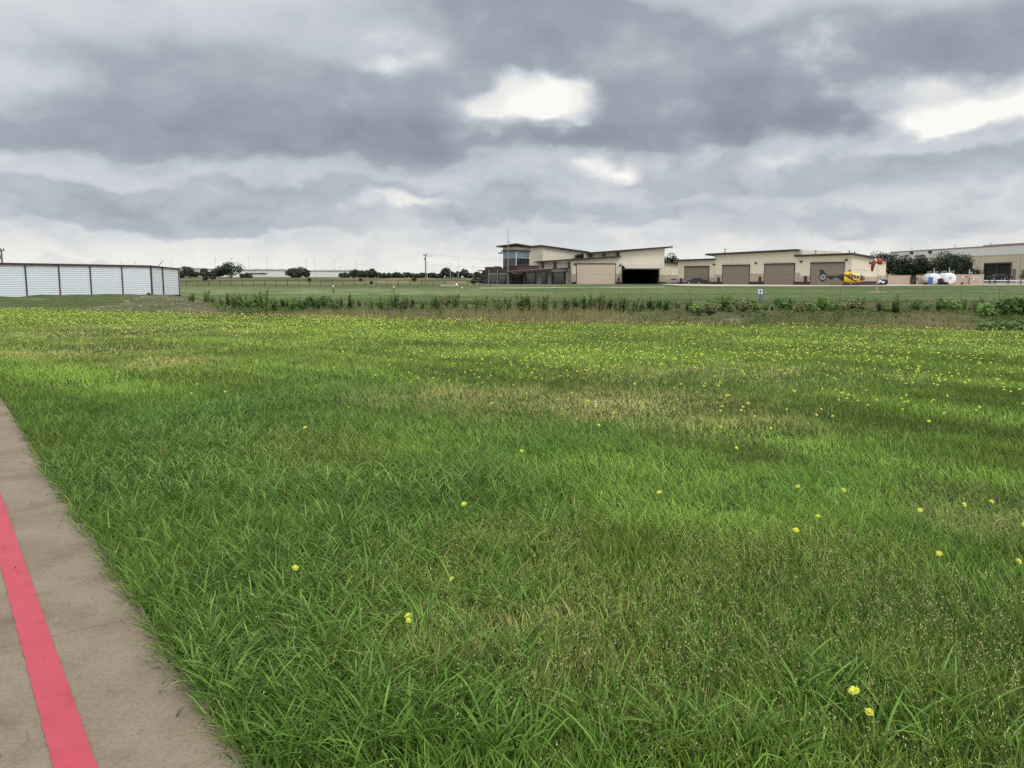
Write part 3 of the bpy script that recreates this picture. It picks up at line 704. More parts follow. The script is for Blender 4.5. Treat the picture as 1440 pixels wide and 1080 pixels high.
def build_terminal():
    root = thing('terminal_hangar', at(802, 399.8, 248), 'cream hangar building with a glass corner tower and one open hangar door', 'hangar')
    zg = -.6
    # --- front hangar facade
    fr = Fr(802, 248, 933.7, 250); z = fr.z_; S = fr.s_; PZ = fr.pz
    a, b = S(802), S(933.7); o0, o1 = S(875.2), S(926); zo = z(900, 373.5)
    zfl = lambda s: (z(802, 366.8)*(S(871)-s)+z(871, 360.8)*(s-a))/(S(871)-a)
    w = MB()
    q0 = -.4
    w.fpoly(fr, [(a, zg), (o0, zg), (o0, zo), (o0, z(875.2, 354.2)), (S(871), z(871, 354.5)), (S(871), zfl(S(871))), (a, zfl(a))], q0, 0)
    w.fpoly(fr, [(o0, zo), (o1, zo), (o1, z(926, 349.5)), (o0, z(875.2, 354.2))], q0, 0)
    w.fpoly(fr, [(o1, zg), (b, zg), (b, z(933.7, 348.9)), (o1, z(926, 349.5))], q0, 0)
    w.fbox(fr, b-.3, b, zg, z(933.7, 349.2), -34, q0); w.fbox(fr, a, a+.3, zg, z(802, 367), -20, q0)
    w.build('wall', 'cream', root)
    zw = z(802, 385); zb = z(802, 396.3)
    for p0, p1 in ((802.3, 810.8), (865.3, 875)):
        m = MB(); m.fbox(fr, S(p0), S(p1), zb, zw, 0, .06); m.build('wainscot', 'tan', root)
        m = MB(); m.fbox(fr, S(p0), S(p1), zg, zb, 0, .09); m.build('base_band', 'brownbase', root)
    m = MB(); m.fbox(fr, S(926.2), S(933.7), zb, z(930, 386), 0, .06); m.build('wainscot', 'tan', root)
    m = MB(); m.fbox(fr, S(926.2), S(933.7), zg, zb, 0, .09); m.build('base_band', 'brownbase', root)
    # closed door
    s0, s1 = S(811), S(865); zt = z(838, 371.5); zm = z(838, 385.4)
    d = MB(); d.fbox(fr, s0, s1, zg, zm-.04, 0, .16); d.fbox(fr, s0, s1, zm+.04, zt, 0, .16); d.fbox(fr, s0, s1, zm-.04, zm+.04, 0, .10); dd = d.build('hangar_door', 'doortan', root)
    d = MB(); d.fbox(fr, s0-.25, s1+.15, zt, zt+.28, 0, .3); d.fbox(fr, s0-.15, s0-.01, zg, zt, 0, .2); d.fbox(fr, s1+.01, s1+.15, zg, zt, 0, .2); d.build('door_track', 'brown', dd)
    # open door folded up like an awning, black interior
    d = MB(); A = [fr.p(o0+.1, zo-.1, .1), fr.p(o1-.1, zo-.1, .1), fr.p(o1-.1, zo-.95, 4.2), fr.p(o0+.1, zo-.95, 4.2)]
    d.prism(A, (0, 0, .22)); A2 = [fr.p(o0+.1, zo-1.2, .1), fr.p(o1-.1, zo-1.2, .1), fr.p(o1-.1, zo-1.0, 4.2), fr.p(o0+.1, zo-1.0, 4.2)]; d.prism(A2, (0, 0, .15))
    dd = d.build('folded_hangar_door', 'roofpale', root)
    d = MB(); d.fbox(fr, o0-.25, o0, zg, zo, 0, .2); d.fbox(fr, o1, o1+.25, zg, zo, 0, .2); d.build('door_track', 'brown', dd)
    i = MB(); i.fbox(fr, o0-1, o0-.8, zg, zo+.5, -26, q0); i.fbox(fr, o1+.3, o1+.5, zg, zo+.5, -26, q0); i.fbox(fr, o0-1, o1+.5, zg, zo+.5, -26.3, -26); i.fbox(fr, o0-1, o1+.5, zo+.3, zo+.5, -26, q0); i.fbox(fr, o0-.8, o1+.3, zg, .12, -26, q0-.01)
    i.build('interior', 'dark', root)
    m = MB(); m.fbox(fr, S(868.6), S(871.2), zg, z(870, 390.5), .06, .12); m.build('door', 'brown', root)
    walllight(root, fr, 808.3, 371.3); walllight(root, fr, 872, 372.5)
    # roofs
    slab(fr, [(S(823), z(823, 355.2)), (S(943.7), z(943.7, 346.3))], .42, -34, 1.2).build('roof', 'brown', root)
    slab(fr, [(S(755), z(755, 367.3)), (S(871.7), z(871.7, 359.6))], .42, -10, 1.0).build('roof', 'brown', root)
    # recessed clerestory under the upper roof
    m = MB(); m.fpoly(fr, [(S(822), z(822, 366)), (S(872), z(872, 362)), (S(872), z(872, 352.8)), (S(822), z(822, 356.4))], -1.9, -1.2); m.build('clerestory_wall', 'cream', root)
    for px in (829, 832.5, 850, 868.5):
        m = MB(); m.fbox(fr, S(px)-.2, S(px)+.2, z(px, 364), z(px, 354.4), -1.2, -.5); m.build('roof_strut', 'brown', root)
    # recessed wall under the lower roof
    m = MB(); m.fpoly(fr, [(S(752), z(752, 386)), (S(802), z(802, 386)), (S(802), z(802, 367.4)), (S(752), z(752, 369.6))], -1.7, -1.0); m.build('recessed_wall', 'cream', root)
    for px in (763.5, 781, 801):
        m = MB(); m.fbox(fr, S(px)-.3, S(px)+.3, z(px, 380), z(px, 368.2), -1.0, -.4); m.build('roof_strut', 'brown', root)
    # --- high block behind the tower
    f2 = Fr(762.8, 262, 826, 272); f3 = Fr(762.8, 262, 743, 272)
    ztop = f2.z_(762.8, 346.6); zr = f2.z_(826, 355.3); zl = f3.z_(743, 347.6)
    m = MB(); m.fpoly(f2, [(0, zg), (f2.len, zg), (f2.len, zr), (0, ztop)], -.3, 0); m.build('wall', 'cream', root)
    m = MB(); m.fpoly(f3, [(0, zg), (f3.len, zg), (f3.len, zl), (0, ztop)], -.3, 0); m.build('wall', 'cream', root)
    A = f2.p(-1.0, ztop, 1.2); B = f2.p(f2.len+.6, zr, 1.2); Cc = f3.p(f3.len+1.5, zl+.15, 1.2); A.z = ztop+.25; B.z += .0
    k = (f2.p(0, 0, 0)-f3.p(0, 0, 0))
    m = MB(); A = (f2.p(0, 0, 1.0)+f3.p(0, 0, 1.0)-f2.p(0, 0, 0)); A.z = ztop; B = f2.p(f2.len, zr-.1, 1.0); Cc = f3.p(f3.len, zl-.1, 1.0); D = B+Cc-A
    m.prism([A, B, D, Cc], (0, 0, .45)); m.build('roof', 'brown', root)
    # --- glass corner tower
    t1 = Fr(726, 246, 707.3, 251); t2 = Fr(726, 246, 744.4, 253)
    zgl, zgt, zmid, zbt = zat(381, 246), zat(352.6, 246), zat(363.2, 246), zat(346.8, 246)
    core = MB(); A = t1.p(0, 0, -.3); 
    P0 = t1.p(0, 0, 0); P1 = t1.p(t1.len, 0, 0); P2 = t2.p(t2.len, 0, 0); P3 = P1+P2-P0
    def ring(z0, z1, name, m, ins):
        c = (P0+P1+P2+P3)/4; mb = MB(); mb.prism([Vector((c.x+(p.x-c.x)*ins, c.y+(p.y-c.y)*ins, z0)) for p in (P0, P1, P3, P2)], (0, 0, z1-z0)); return mb.build(name, m, root)
    ring(zg, zgl, 'tower_base', 'brick', .99); ring(zgl, zmid, 'tower_core', 'dark', .95); ring(zmid, zgt, 'tower_core', 'dark', .95); ring(zgt, zbt, 'tower_top_wall', 'cream', 1.0)
    ring(zgt-.12, zgt+.30, 'tower_ledge', 'brown', 1.13)
    for t in (t1, t2):
        mullwall(root, t, 0.05, t.len-.05, zgl, zmid, 4, 2, -.12)
        mullwall(root, t, 0.05, t.len-.05, zmid+.14, zgt-.13, 2, 1, -.12, 'teal', 'window', .09, 'silver')
    m = MB(); m.box(P0.x-.16, P0.x+.16, P0.y-.1, P0.y+.22, zgl, zgt-.13); m.build('corner_post', 'silver', root)
    # tower roof: wide flat brim, a little raised at the near corner
    c = (P0+P1+P2+P3)/4; mb = MB(); rp = []
    for p, k, dz in ((P0, 1.42, .75), (P1, 1.50, .25), (P3, 1.45, .1), (P2, 1.55, .15)): rp.append(Vector((c.x+(p.x-c.x)*k, c.y+(p.y-c.y)*k, zbt+dz-.25)))
    mb.prism(rp, (0, 0, .38)); mb.build('roof', 'brown', root)
    m = MB(); p = at(705.5, 355.9, 253); m.box(p.x-1.0, p.x+.9, p.y-1, p.y+1, p.z-.15, p.z+.15); m.build('sunshade', 'brown', root)
    # --- low brick wing
    w1 = Fr(684.4, 243, 714.5, 243.6); S = w1.s_; z = w1.z_
    m = MB(); m.fbox(w1, S(684.4), S(706.2), zg, z(690, 375.2), -9, 0); m.fbox(w1, S(706.25), S(714.6), zg, z(710, 377.5), -9, -.05); m.fbox(w1, S(696), S(703), z(690, 375.2), z(700, 374.4), -5, -.3); m.build('wall', 'brick', root)
    for p0, p1 in ((688.2, 698), (702, 712)):
        mullwall(root, w1, S(p0), S(p1), zg+.9, z(700, 386), 2, 3, .01)
        m = MB(); m.fbox(w1, S(p0)-.1, S(p1)+.1, z(700, 385.9), z(700, 384), .0, .14); m.build('lintel', 'trimgrey', root)
    for px in (687, 699.5, 713.4):
        m = MB(); m.fbox(w1, S(px)-.13, S(px)+.13, zg, z(700, 379.5), .0, .22); m.build('pilaster', 'trimgrey', root)
    m = MB(); m.fbox(w1, S(672.5), S(684.3), z(680, 381.4), z(680, 379.9), -3, .5); m.build('porch_roof', 'brown', root)
    m = MB(); m.fbox(w1, S(678.5), S(682), zg, z(680, 381.3), -1.5, -.7); m.build('porch_column', 'brick', root)
    # maroon parapet block behind the canopy
    w2 = Fr(727, 243, 758.5, 246); m = MB(); m.fbox(w2, 0, w2.len, zg, w2.z_(740, 374.2), -6, 0); m.build('parapet_wall', 'maroonbrick', root)
    m = MB(); m.fbox(w2, -.1, w2.len+.1, w2.z_(740, 374.2), w2.z_(740, 373.3), -6.1, .1); m.build('coping', 'brown', root)
    # canopy
    f4 = Fr(712.5, 238, 803.5, 242); S = f4.s_; z = f4.z_
    slab(f4, [(S(712.5), z(712.5, 382)), (S(803.5), z(803.5, 375.6))], .38, -2.6, 0).build('canopy', 'brown', root)
    sl = MB(); sl.fpoly(f4, [(S(716), z(716, 381.5)), (S(776), z(776, 377.2)), (S(776), z(776, 376.9)), (S(716), z(716, 381.3))], -2.5, -.4); sl.build('canopy_top', 'roofpale', root)
    gl = Fr(714.6, 242, 803, 246); S = gl.s_; z = gl.z_
    m = MB(); m.fpoly(gl, [(S(714.7), zg), (S(802), zg), (S(802), z(802, 377.2)), (S(714.7), z(714.7, 382.3))], -.4, -.05); m.build('entry_wall', 'brownbase', root)
    m = MB(); m.fbox(gl, S(718), S(735), zg, z(725, 386.5), -.05, .04); m.build('entry_recess', 'dark', root)
    m = MB(); m.fbox(gl, S(719), S(725.5), z(722, 384.9), z(722, 383.8), -.05, .25); m.build('lintel', 'trimgrey', root)
    for p0, p1, py in ((741.5, 754, 385), (759.5, 768.5, 383.5), (779.5, 793, 383.8)):
        mullwall(root, gl, S(p0), S(p1), zg+.6, z(p0, py), 2 if p1-p0 < 13 else 2, 3, -.04)
    for px, wd in ((716.3, .35), (736.5, .4), (757, .7), (771.5, .55), (796.5, .5), (800.8, .3)):
        m = MB(); m.fbox(gl, S(px)-wd, S(px)+wd, zg, z(px, 381.6-(px-716)*.055), .5, 1.1); m.build('column', 'trimgrey' if px > 750 else 'brownbase', root)
    m = MB(); m.fbox(gl, S(773), S(800), z(786, 382.6), z(786, 379), -.05, .05); m.build('entry_fascia', 'trimgrey', root)
    # link wall on the right between the hangars
    f5 = Fr(933.3, 258, 956, 262); S = f5.s_; z = f5.z_
    m = MB(); m.fpoly(f5, [(0, zg), (f5.len, zg), (f5.len, z(954, 372)), (0, z(933.3, 369.6))], -.6, 0); m.build('link_wall', 'cream', root)
    m = MB(); m.fbox(f5, 0, f5.len, z(940, 396), z(940, 386.5), 0, .08); m.build('wainscot', 'tan', root)
    m = MB(); m.fbox(f5, 0, f5.len, zg, z(940, 396), 0, .12); m.build('base_band', 'brownbase', root)
    m = MB(); m.fpoly(f5, [(0, z(933.3, 369.8)), (f5.len, z(954, 372.2)), (f5.len, z(954, 370.4)), (0, z(933.3, 367.9))], -.9, .8); m.build('roof', 'brown', root)
    m = MB(); p = at(786, 376.5, 243); m.box(p.x-.5, p.x+.5, p.y, p.y+.8, p.z-.3, p.z+.1); m.build('rooftop_unit', 'roofpale', root)
build_terminal()

# ------------------------------------------------------------------ row hangar on the right
def build_row():
    root = thing('row_hangar', at(1100, 399.8, 215), 'long cream hangar with four closed taupe doors and stepped brown roofs', 'hangar')
    fr = Fr(1197, 200, 953, 248); ew = Fr(1197, 200, 1245.3, 208)
    S = fr.s_; Z = fr.z_; zg = -.3
    def vol(p0, p1, t0, t1, dep, q=0, name='wall'):
        m = MB(); m.fpoly(fr, [(S(p0), zg), (S(p1), zg), (S(p1), Z(p1, t1)), (S(p0), Z(p0, t0))], -dep, q); return m.build(name, 'cream', root)
    dep = ew.len
    vol(953, 1004.2, 366, 364.3, dep); vol(1004.2, 1127, 357.9, 351.6, dep+2, .03)
    # right volume with the roof falling to the back
    zA = Z(1197, 357.6); zL = Z(1127.2, 359.3); zE = ew.z_(1245, 367.6)
    m = MB(); a = fr.p(S(1127), zg, .06); b = fr.p(0, zg, .06)
    back = ew.d*ew.len
    vs = [a, b, b+back, a+back, Vector((a.x, a.y, zL)), Vector((b.x, b.y, zA)), Vector((b.x, b.y, zE))+back, Vector((a.x, a.y, zE-.2))+back]
    m.hexa(vs); m.build('wall', 'cream', root)
    # roofs
    def roof(p0, t0, p1, t1, dep, q, drop):
        s0, s1 = S(p0), S(p1); za, zb = Z(p0, t0), Z(p1, t1); m = MB()
        A = fr.p(s0, za, q); B = fr.p(s1, zb, q); C = fr.p(s1, zb-drop, -dep); D = fr.p(s0, za-drop, -dep)
        m.prism([A, B, C, D], (0, 0, -.42)); m.build('roof', 'brown', root)
    roof(952, 365.2, 1005.5, 363.3, dep, 1.0, 1.0); roof(995, 356.8, 1123.5, 350.2, dep+2, 1.3, 1.6)
    s0, s1 = S(1118.5), S(1197)-.7; za, zb = Z(1118.5, 358.5), Z(1196, 355.6)
    m = MB(); A = fr.p(s0, za, 1.1); B = fr.p(s1, zb, 1.1); C = B+ew.d*(dep+1.6); C.z = zE+.45; D = A+ew.d*(dep+1.6); D.z = zE+.3
    m.prism([A, B, C, D], (0, 0, -.42)); m.build('roof', 'brown', root)
    # doors
    for i, (p0, p1, ty0, ty1) in enumerate(((963.3, 996.7, 375.8, 375), (1016.6, 1053.7, 374, 373.2), (1075.4, 1116.8, 372.2, 371.2), (1140.3, 1186.5, 370.6, 369.6))):
        s0, s1 = S(p0), S(p1); zt = (Z(p0, ty0)+Z(p1, ty1))/2; zm = zg+(zt-zg)*.50; m = MB(); Q = .08 if i else .05
        m.fbox(fr, s0, s1, zg, zm-.04, 0, Q+.10); m.fbox(fr, s0, s1, zm-.04, zm+.04, 0, Q+.04); m.fbox(fr, s0, s1, zm+.04, zt, 0, Q+.10)
        d = m.build('hangar_door', 'doortaupe', root)
        m = MB(); m.fbox(fr, s0+.12, s1-.12, zt, zt+.28, 0, Q+.45); m.fbox(fr, s1-.02, s1-.14, zg, zt, 0, Q+.16); m.fbox(fr, s0+.02, s0+.14, zg, zt, 0, Q+.16); m.build('door_track', 'brown', d)
    def band(p0, p1, ytop, ybase, q):
        zt, zb = Z((p0+p1)/2, ytop), Z((p0+p1)/2, ybase)
        m = MB(); m.fbox(fr, S(p0), S(p1), zb, zt, 0, q); m.build('wainscot', 'tan', root)
        m = MB(); m.fbox(fr, S(p0), S(p1), zg, zb, 0, q+.05); m.build('base_band', 'brownbase', root)
    band(953.2, 963, 391.2, 396.8, .06); band(997, 1004.2, 390.2, 396.5, .06); band(1004.5, 1016.3, 386, 396.2, .10); band(1054, 1075, 384.7, 396, .10)
    band(1117.2, 1124.8, 383.6, 396, .10); band(1125, 1140, 388, 396.3, .13); band(1187, 1196.9, 388, 396, .13)
    for p0, p1, yt in ((957, 959.9, 391.2), (1009.5, 1012.7, 390), (1067.4, 1071, 388.8), (1131, 1135.6, 388.2)):
        m = MB(); m.fbox(fr, S(p0), S(p1), zg, Z(p0, yt), .19, .24); m.build('door', 'brown', root)
    for px, py in ((1004, 371.8), (1062.5, 369.8), (1126, 367.6), (1189.3, 365.3)): walllight(root, fr, px, py, .1)
    # end wall
    zb, zw = ew.z_(1220, 395.5), ew.z_(1220, 389.2)
    m = MB(); m.fbox(ew, .1, ew.len, zb, zw, .05, .11); m.build('wainscot', 'tan', root)
    m = MB(); m.fbox(ew, .1, ew.len, zg, zb, .05, .15); m.build('base_band', 'brownbase', root)
    walllight(root, ew, 1222, 369.5, .06)
    for px, py in ((1147, 353.5), (1194.5, 353.8), (1202, 355.4)):
        p = at(px, py, 212); m = MB(); m.tube([p+Vector((0, 0, -.9)), p, p+Vector((0, 0, .25))], [.15, .15, .28], 8); m.build('roof_vent', 'galv', root)
build_row()

# ------------------------------------------------------------------ warehouse and masonry wall on the right
def build_warehouse():
    root = thing('warehouse', at(1400, 392, 270), 'large grey and tan flat roofed warehouse behind the oaks at the right edge', 'warehouse')
    fr = Fr(1251, 340, 1440, 260); S = fr.s_; Z = fr.z_; L1 = S(1440)+45; zg = -.5
    H = zat(341.3, 260); Hm = zat(357, 260)
    m = MB(); m.fbox(fr, 0, L1, zg, Hm, -60, 0); m.build('wall', 'whtan', root)
    m = MB(); m.fbox(fr, -.02, L1, Hm, H-.7, -60, .12); m.build('upper_panel', 'whgrey', root)
    m = MB(); m.fbox(fr, S(1380), L1, H-.7, H+.05, -60, .2); m.fbox(fr, -.05, S(1380), H-.7, H-.25, -60, .2); m.build('coping', 'whred', root)
    for px in (1300, 1345, 1378, 1433):
        m = MB(); m.fbox(fr, S(px)-.06, S(px)+.06, zg, Hm-.02, 0, .03); m.build('panel_joint', 'trimgrey', root)
    for p0, p1, yt in ((1360, 1364.5, 373), (1385, 1401.5, 372), (1404, 1420.5, 371.3)):
        m = MB(); m.fbox(fr, S(p0), S(p1), zg+1.0, Z(p0, yt), .0, .12); d = m.build('dock_door', 'dark', root)
        m = MB(); s0, s1 = S(p0), S(p1); zt = Z(p0, yt); m.fbox(fr, s0-.3, s0, zg+1, zt, .0, .5); m.fbox(fr, s1, s1+.3, zg+1, zt, 0, .5); m.fbox(fr, s0-.3, s1+.3, zt, zt+.5, 0, .55); m.build('door_frame', 'brownbase', d)
    m = MB(); m.fbox(fr, S(1423), S(1428), zg, Z(1425, 378), 0, .1); m.build('door', 'trimgrey', root)
    for px, py in ((1281, 355.5), (1307, 354.5)):
        s, z = fr.pz(px, py); m = MB(); m.fbox(fr, s-.7, s+.7, z-.45, z+.45, .1, .8); m.build('wall_light', 'brownbase', root)
    for px, yt, yb in ((1267, 347.5, 352.5), (1326, 344.6, 349.5), (1374.5, 341.8, 346)):
        s, zt = fr.pz(px, yt); m = MB(); p = fr.p(s, H-.5, -4); m.tube([p, Vector((p.x, p.y, zt+.2))], .5, 8); m.build('roof_vent', 'whgrey', root)
build_warehouse()
def masonry(name, parts, lab):
    root = thing(name, at(parts[0][0], 399.6, parts[0][1]), lab, 'wall')
    for (p0, D0, p1, D1, yt) in parts:
        fr = Fr(p0, D0, p1, D1); m = MB(); m.fbox(fr, 0, fr.len, -.5, zat(yt, (D0+D1)/2), -.3, 0); m.build('wall_panel', 'wallpink', root)
        m = MB(); m.fbox(fr, -.05, fr.len+.05, zat(yt, (D0+D1)/2), zat(yt, (D0+D1)/2)+.12, -.36, .06); m.build('coping', 'whred' if 0 else 'tan', root)
    return root
r = masonry('masonry_wall', [(1247.5, 222, 1280.8, 222, 387.6), (1288.3, 222, 1310, 222.5, 387.4)], 'low pinkish tan masonry wall with a dark gate between hangar and fuel tanks')
fr = Fr(1281, 221.8, 1288, 221.8); m = MB()
for i in range(9): s = fr.len*i/8; m.fbox(fr, s-.05, s+.05, -.2, zat(387.8, 222), 0, .08)
m.fbox(fr, 0, fr.len, .2, .3, -.02, .1); m.fbox(fr, 0, fr.len, 2.0, 2.1, -.02, .1); m.fbox(fr, 0, .55, -.2, 2.3, -.06, -.01); m.fbox(fr, fr.len-.4, fr.len, -.2, 2.4, -.06, -.01); m.build('gate', 'brown', r)
fr = Fr(1288.3, 222, 1310, 222.5); m = MB(); m.fbox(fr, fr.s_(1289.6), fr.s_(1290.8), 1.2, 1.9, 0, .1); m.build('keypad', 'brown', r)
r = masonry('masonry_wall', [(1342, 219, 1383.5, 217.5, 386.3)], 'pinkish tan masonry wall to the right of the white fuel tanks')
fr = Fr(1342, 219, 1383.5, 217.5); S = fr.s_; Z = fr.z_
for px, py, k in ((1353.5, 389.5, 1), (1359, 389.3, 0), (1369, 389.6, 1), (1374.3, 390, 1), (1369, 392.8, 1)):
    m = MB(); s, z = fr.pz(px, py); m.fbox(fr, s-.16, s+.16, z-.14, z+.14, 0, .06); m.build('sign_plate', 'whitepaint' if k else 'brown', r)
m = MB(); s = S(1362.6); m.tube([fr.p(s, -.2, .2), fr.p(s, Z(1362, 390), .2)], .09, 6); m.build('standpipe', 'blackfence', r)
m = MB(); m.fbox(fr, S(1352.5), S(1354.5), -.2, Z(1353, 396.5), .1, .5); m.build('utility_box', 'brownbase', r)
m = MB(); P = [fr.p(S(1364), Z(1364, 386), -.8), fr.p(S(1364), Z(1364, 378.5), -.8)]; m.tube(P, .12, 6); P = [fr.p(S(1364.2), Z(1364, 383.2), -.8), fr.p(S(1367), Z(1366, 382.7), -.8), fr.p(S(1368), Z(1368, 386), -.8)]; m.tube(P, .12, 6); m.build('vent_pipe', 'palepole', r)

# ------------------------------------------------------------------ fuel tanks
def tank(px, py, D, r, L_, lab, blue):
    c = at(px, py, D); root = thing('fuel_tank', (c.x, c.y, c.z-r-.1), lab, 'tank', 'white fuel tanks beside the masonry wall')
    ax = Vector((.17, .985, 0)).normalized(); m = MB(); pts = []; rad = []
    for t, k in ((-.28, .35), (-.22, .70), (-.12, .90), (0, 1), (.02, 1), (1, 1), (1.04, .9), (1.1, .35)):
        pts.append(c+ax*(t if t < .5 else (t-1)+L_)); rad.append(r*k)
    m.tube(pts, rad, 28); m.build('tank_shell', 'whitepaint', root, True)
    m = MB()
    for t in (.15*L_, .8*L_):
        p = c+ax*t; n = Vector((ax.y, -ax.x, 0)); m.prism([p+n*r*.8+Vector((0, 0, -r-.2)), p-n*r*.8+Vector((0, 0, -r-.2)), p-n*r*.8+Vector((0, 0, -r*.55)), p+n*r*.8+Vector((0, 0, -r*.55))], ax*.3)
    m.build('saddle', 'galv', root)
    m = MB(); n = Vector((ax.y, -ax.x, 0)); zr = c.z+r
    for a in (-.6, .6):
        q = [c+ax*t+n*a*r for t in (.1, .35*L_, .6*L_)]
        for k in (.25, .5): m.tube([Vector((v.x, v.y, zr+k)) for v in q], .035, 5)
        for v in q: m.tube([Vector((v.x, v.y, zr-.5)), Vector((v.x, v.y, zr+.5))], .035, 5)
    m.build('railing', 'palepole', root)
    m = MB(); p = c+ax*1.0; m.tube([Vector((p.x, p.y, zr-.1)), Vector((p.x, p.y, zr+1.4))], .09, 6); m.build('vent_pipe', 'palepole', root)
    if blue:
        m = MB(); p = c-ax*.8+n*(-.62*r)*-1*0; q = at(blue[0], blue[1], D-1.2); m.box(q.x-.45, q.x+.45, q.y, q.y+.5, c.z-r-.1, q.z+.7); m.build('pump_cabinet', blue[2], root)
    else:
        for dx, dz in ((0, .35), (0, -.05)): 
            m = MB(); q = c-ax*.38; m.box(q.x-.16, q.x+.16, q.y-.15, q.y+.05, q.z+dz, q.z+dz+.16); m.build('gauge', 'galv', root)
    return root
tank(1314.5, 392.1, 216, 1.42, 5.5, 'white horizontal fuel tank with a blue pump cabinet against its round end', ('x', 0, 'blue') and (1309.3, 393.5, 'blue'))
tank(1336, 391.8, 214, 1.48, 6.0, 'white horizontal fuel tank next to the right hand masonry wall, no cabinet on its end', None)
def cabinet(px, D, w, h, m_, lab):
    x = xat(px, D); r = thing('fuel_pump', (x, D, tz(x, D)), lab, 'fuel pump'); m = MB(); z = tz(x, D)
    m.box(x-w/2, x+w/2, D, D+.6, z, z+h); m.build('cabinet', m_, r); m = MB(); m.box(x-w/2-.08, x+w/2+.08, D-.08, D+.68, z+h, z+h+.12); m.build('cap', 'brown', r)
    m = MB(); m.tube([(x+w/2+.05, D+.2, z+h*.8), (x+w/2+.3, D+.15, z+h*.55), (x+w/2+.1, D+.1, z+.25)], .05, 6); m.build('hose', 'tyre', r)
cabinet(1323.6, 213, 1.15, 1.5, 'heliblack', 'dark fuel pump cabinet standing between the two white tanks')
cabinet(1331.5, 211.5, .9, .62, 'dark', 'low dark equipment box in front of the right hand white tank')
cabinet(1302.3, 218, .55, .45, 'tyre', 'small black box on the ground left of the white fuel tanks')

# ------------------------------------------------------------------ low pipe fence at the far right
def pale_fence():
    root = thing('pipe_fence', (xat(1384, 226), 226, 0), 'low pale rail fence with dark posts in front of the warehouse docks', 'fence')
    fr = Fr(1384, 227, 1470, 222); m = MB()
    m.fbox(fr, 0, fr.len, -.3, .55, -.2, 0); m.build('kerb_wall', 'roofpale', root)
    m = MB(); m.fbox(fr, 0, fr.len, .95, 1.25, -.14, -.06); m.build('rail', 'whgrey', root)
    for px in (1392, 1399.5, 1418, 1436, 1455):
        m = MB(); s = fr.s_(px); m.fbox(fr, s-.10, s+.10, -.2, 1.9 if px > 1430 else 1.35, -.05, .15); m.build('post', 'blackfence', root)
pale_fence()

# ------------------------------------------------------------------ vehicles
def car(name, px, D, prof, L_, W_, m_, lab, cat, heading, wheels=(-1.45, 1.45), glass=None, bed=None, gz=None):
    x = xat(px, D); z0 = tz(x, D) if gz is None else gz
    root = thing(name, (x, D, z0), lab, cat)
    ca, sa = math.cos(heading), math.sin(heading)
    def P(u, v, w): return (x+u*ca-v*sa, D+u*sa+v*ca, z0+w)
    m = MB(); n = len(prof); hw = W_/2
    lv = lambda w: hw*(1 if w < .95 else 1-.16*min(1, (w-.95)/.75))
    a = [P(u, -lv(w), w) for u, w in prof]; b = [P(u, lv(w), w) for u, w in prof]
    m.add(a+b, [tuple(range(n))[::-1], tuple(range(n, 2*n))]+[(i, (i+1) % n, n+(i+1) % n, n+i) for i in range(n)])
    bd = m.build('body', m_, root)
    bv = bd.modifiers.new('bevel', 'BEVEL'); bv.width = .06; bv.segments = 2; bv.limit_method = 'ANGLE'
    if glass:
        for g in glass:
            for sgn in (-1, 1):
                m = MB(); q = [Vector(P(u, sgn*(lv(w)+.012), w)) for u, w in g]; m.prism(q, (Vector(P(0, sgn*.02, 0))-Vector(P(0, 0, 0)))); m.build('window', 'darkglass', root)
    for u in wheels:
        for sgn in (-1, 1):
            m = MB(); c0 = Vector(P(u, sgn*(hw-.20), .37)); c1 = Vector(P(u, sgn*(hw+.03), .37)); m.tube([c0, c1], .37, 18); w = m.build('wheel', 'tyre', root)
            m = MB(); m.tube([c1, c1+(c1-c0)*.08], .22, 12); m.build('rim', 'rim', w)
    f = max(u for u, w in prof); bk = min(u for u, w in prof)
    for sgn in (-1, 1):
        m = MB(); m.hexa([P(f-.25, sgn*hw*.85-.15, .68), P(f+.015, sgn*hw*.85-.15, .68), P(f+.015, sgn*hw*.85+.15, .68), P(f-.25, sgn*hw*.85+.15, .68), P(f-.25, sgn*hw*.85-.15, .84), P(f-.03, sgn*hw*.85-.15, .84), P(f-.03, sgn*hw*.85+.15, .84), P(f-.25, sgn*hw*.85+.15, .84)]); m.build('headlight', 'silver', root)
    return root
SUV = [(-2.35, .35), (2.4, .35), (2.45, .75), (2.3, 1.02), (1.2, 1.12), (.45, 1.72), (.1, 1.80), (-1.9, 1.78), (-2.3, 1.12), (-2.42, .8)]
SG = [[(.95, 1.16), (.38, 1.66), (-.35, 1.69), (-.35, 1.16)], [(-.45, 1.16), (-.45, 1.69), (-1.25, 1.69), (-1.25, 1.16)], [(-1.35, 1.18), (-1.35, 1.68), (-1.82, 1.68), (-2.08, 1.2)]]
fr_ = Fr(1197, 200, 953, 248); 
pv = fr_.p(fr_.s_(990.5), 0, 3.5)
car('suv', 720+F*pv.x/pv.y, pv.y, SUV, 4.8, 1.9, 'carblack', 'black suv parked in front of the farthest taupe hangar door', 'suv', math.pi+math.radians(-14), gz=zat(399.6, pv.y))
PICK = [(-2.7, .45), (2.6, .45), (2.7, .8), (2.55, 1.1), (1.5, 1.18), (.85, 1.75), (.5, 1.82), (-.55, 1.80), (-.8, 1.22), (-2.65, 1.2)]
PG = [[(1.3, 1.22), (.8, 1.70), (.25, 1.73), (.25, 1.22)], [(.15, 1.22), (.15, 1.73), (-.5, 1.72), (-.66, 1.24)]]
car('pickup_truck', 948.8, 254, PICK, 5.4, 1.95, 'carsilver', 'silver pickup parked between the two hangars, partly hidden by the corner', 'pickup', math.radians(168), glass=PG, wheels=(-1.7, 1.75), gz=zat(399.6, 254))
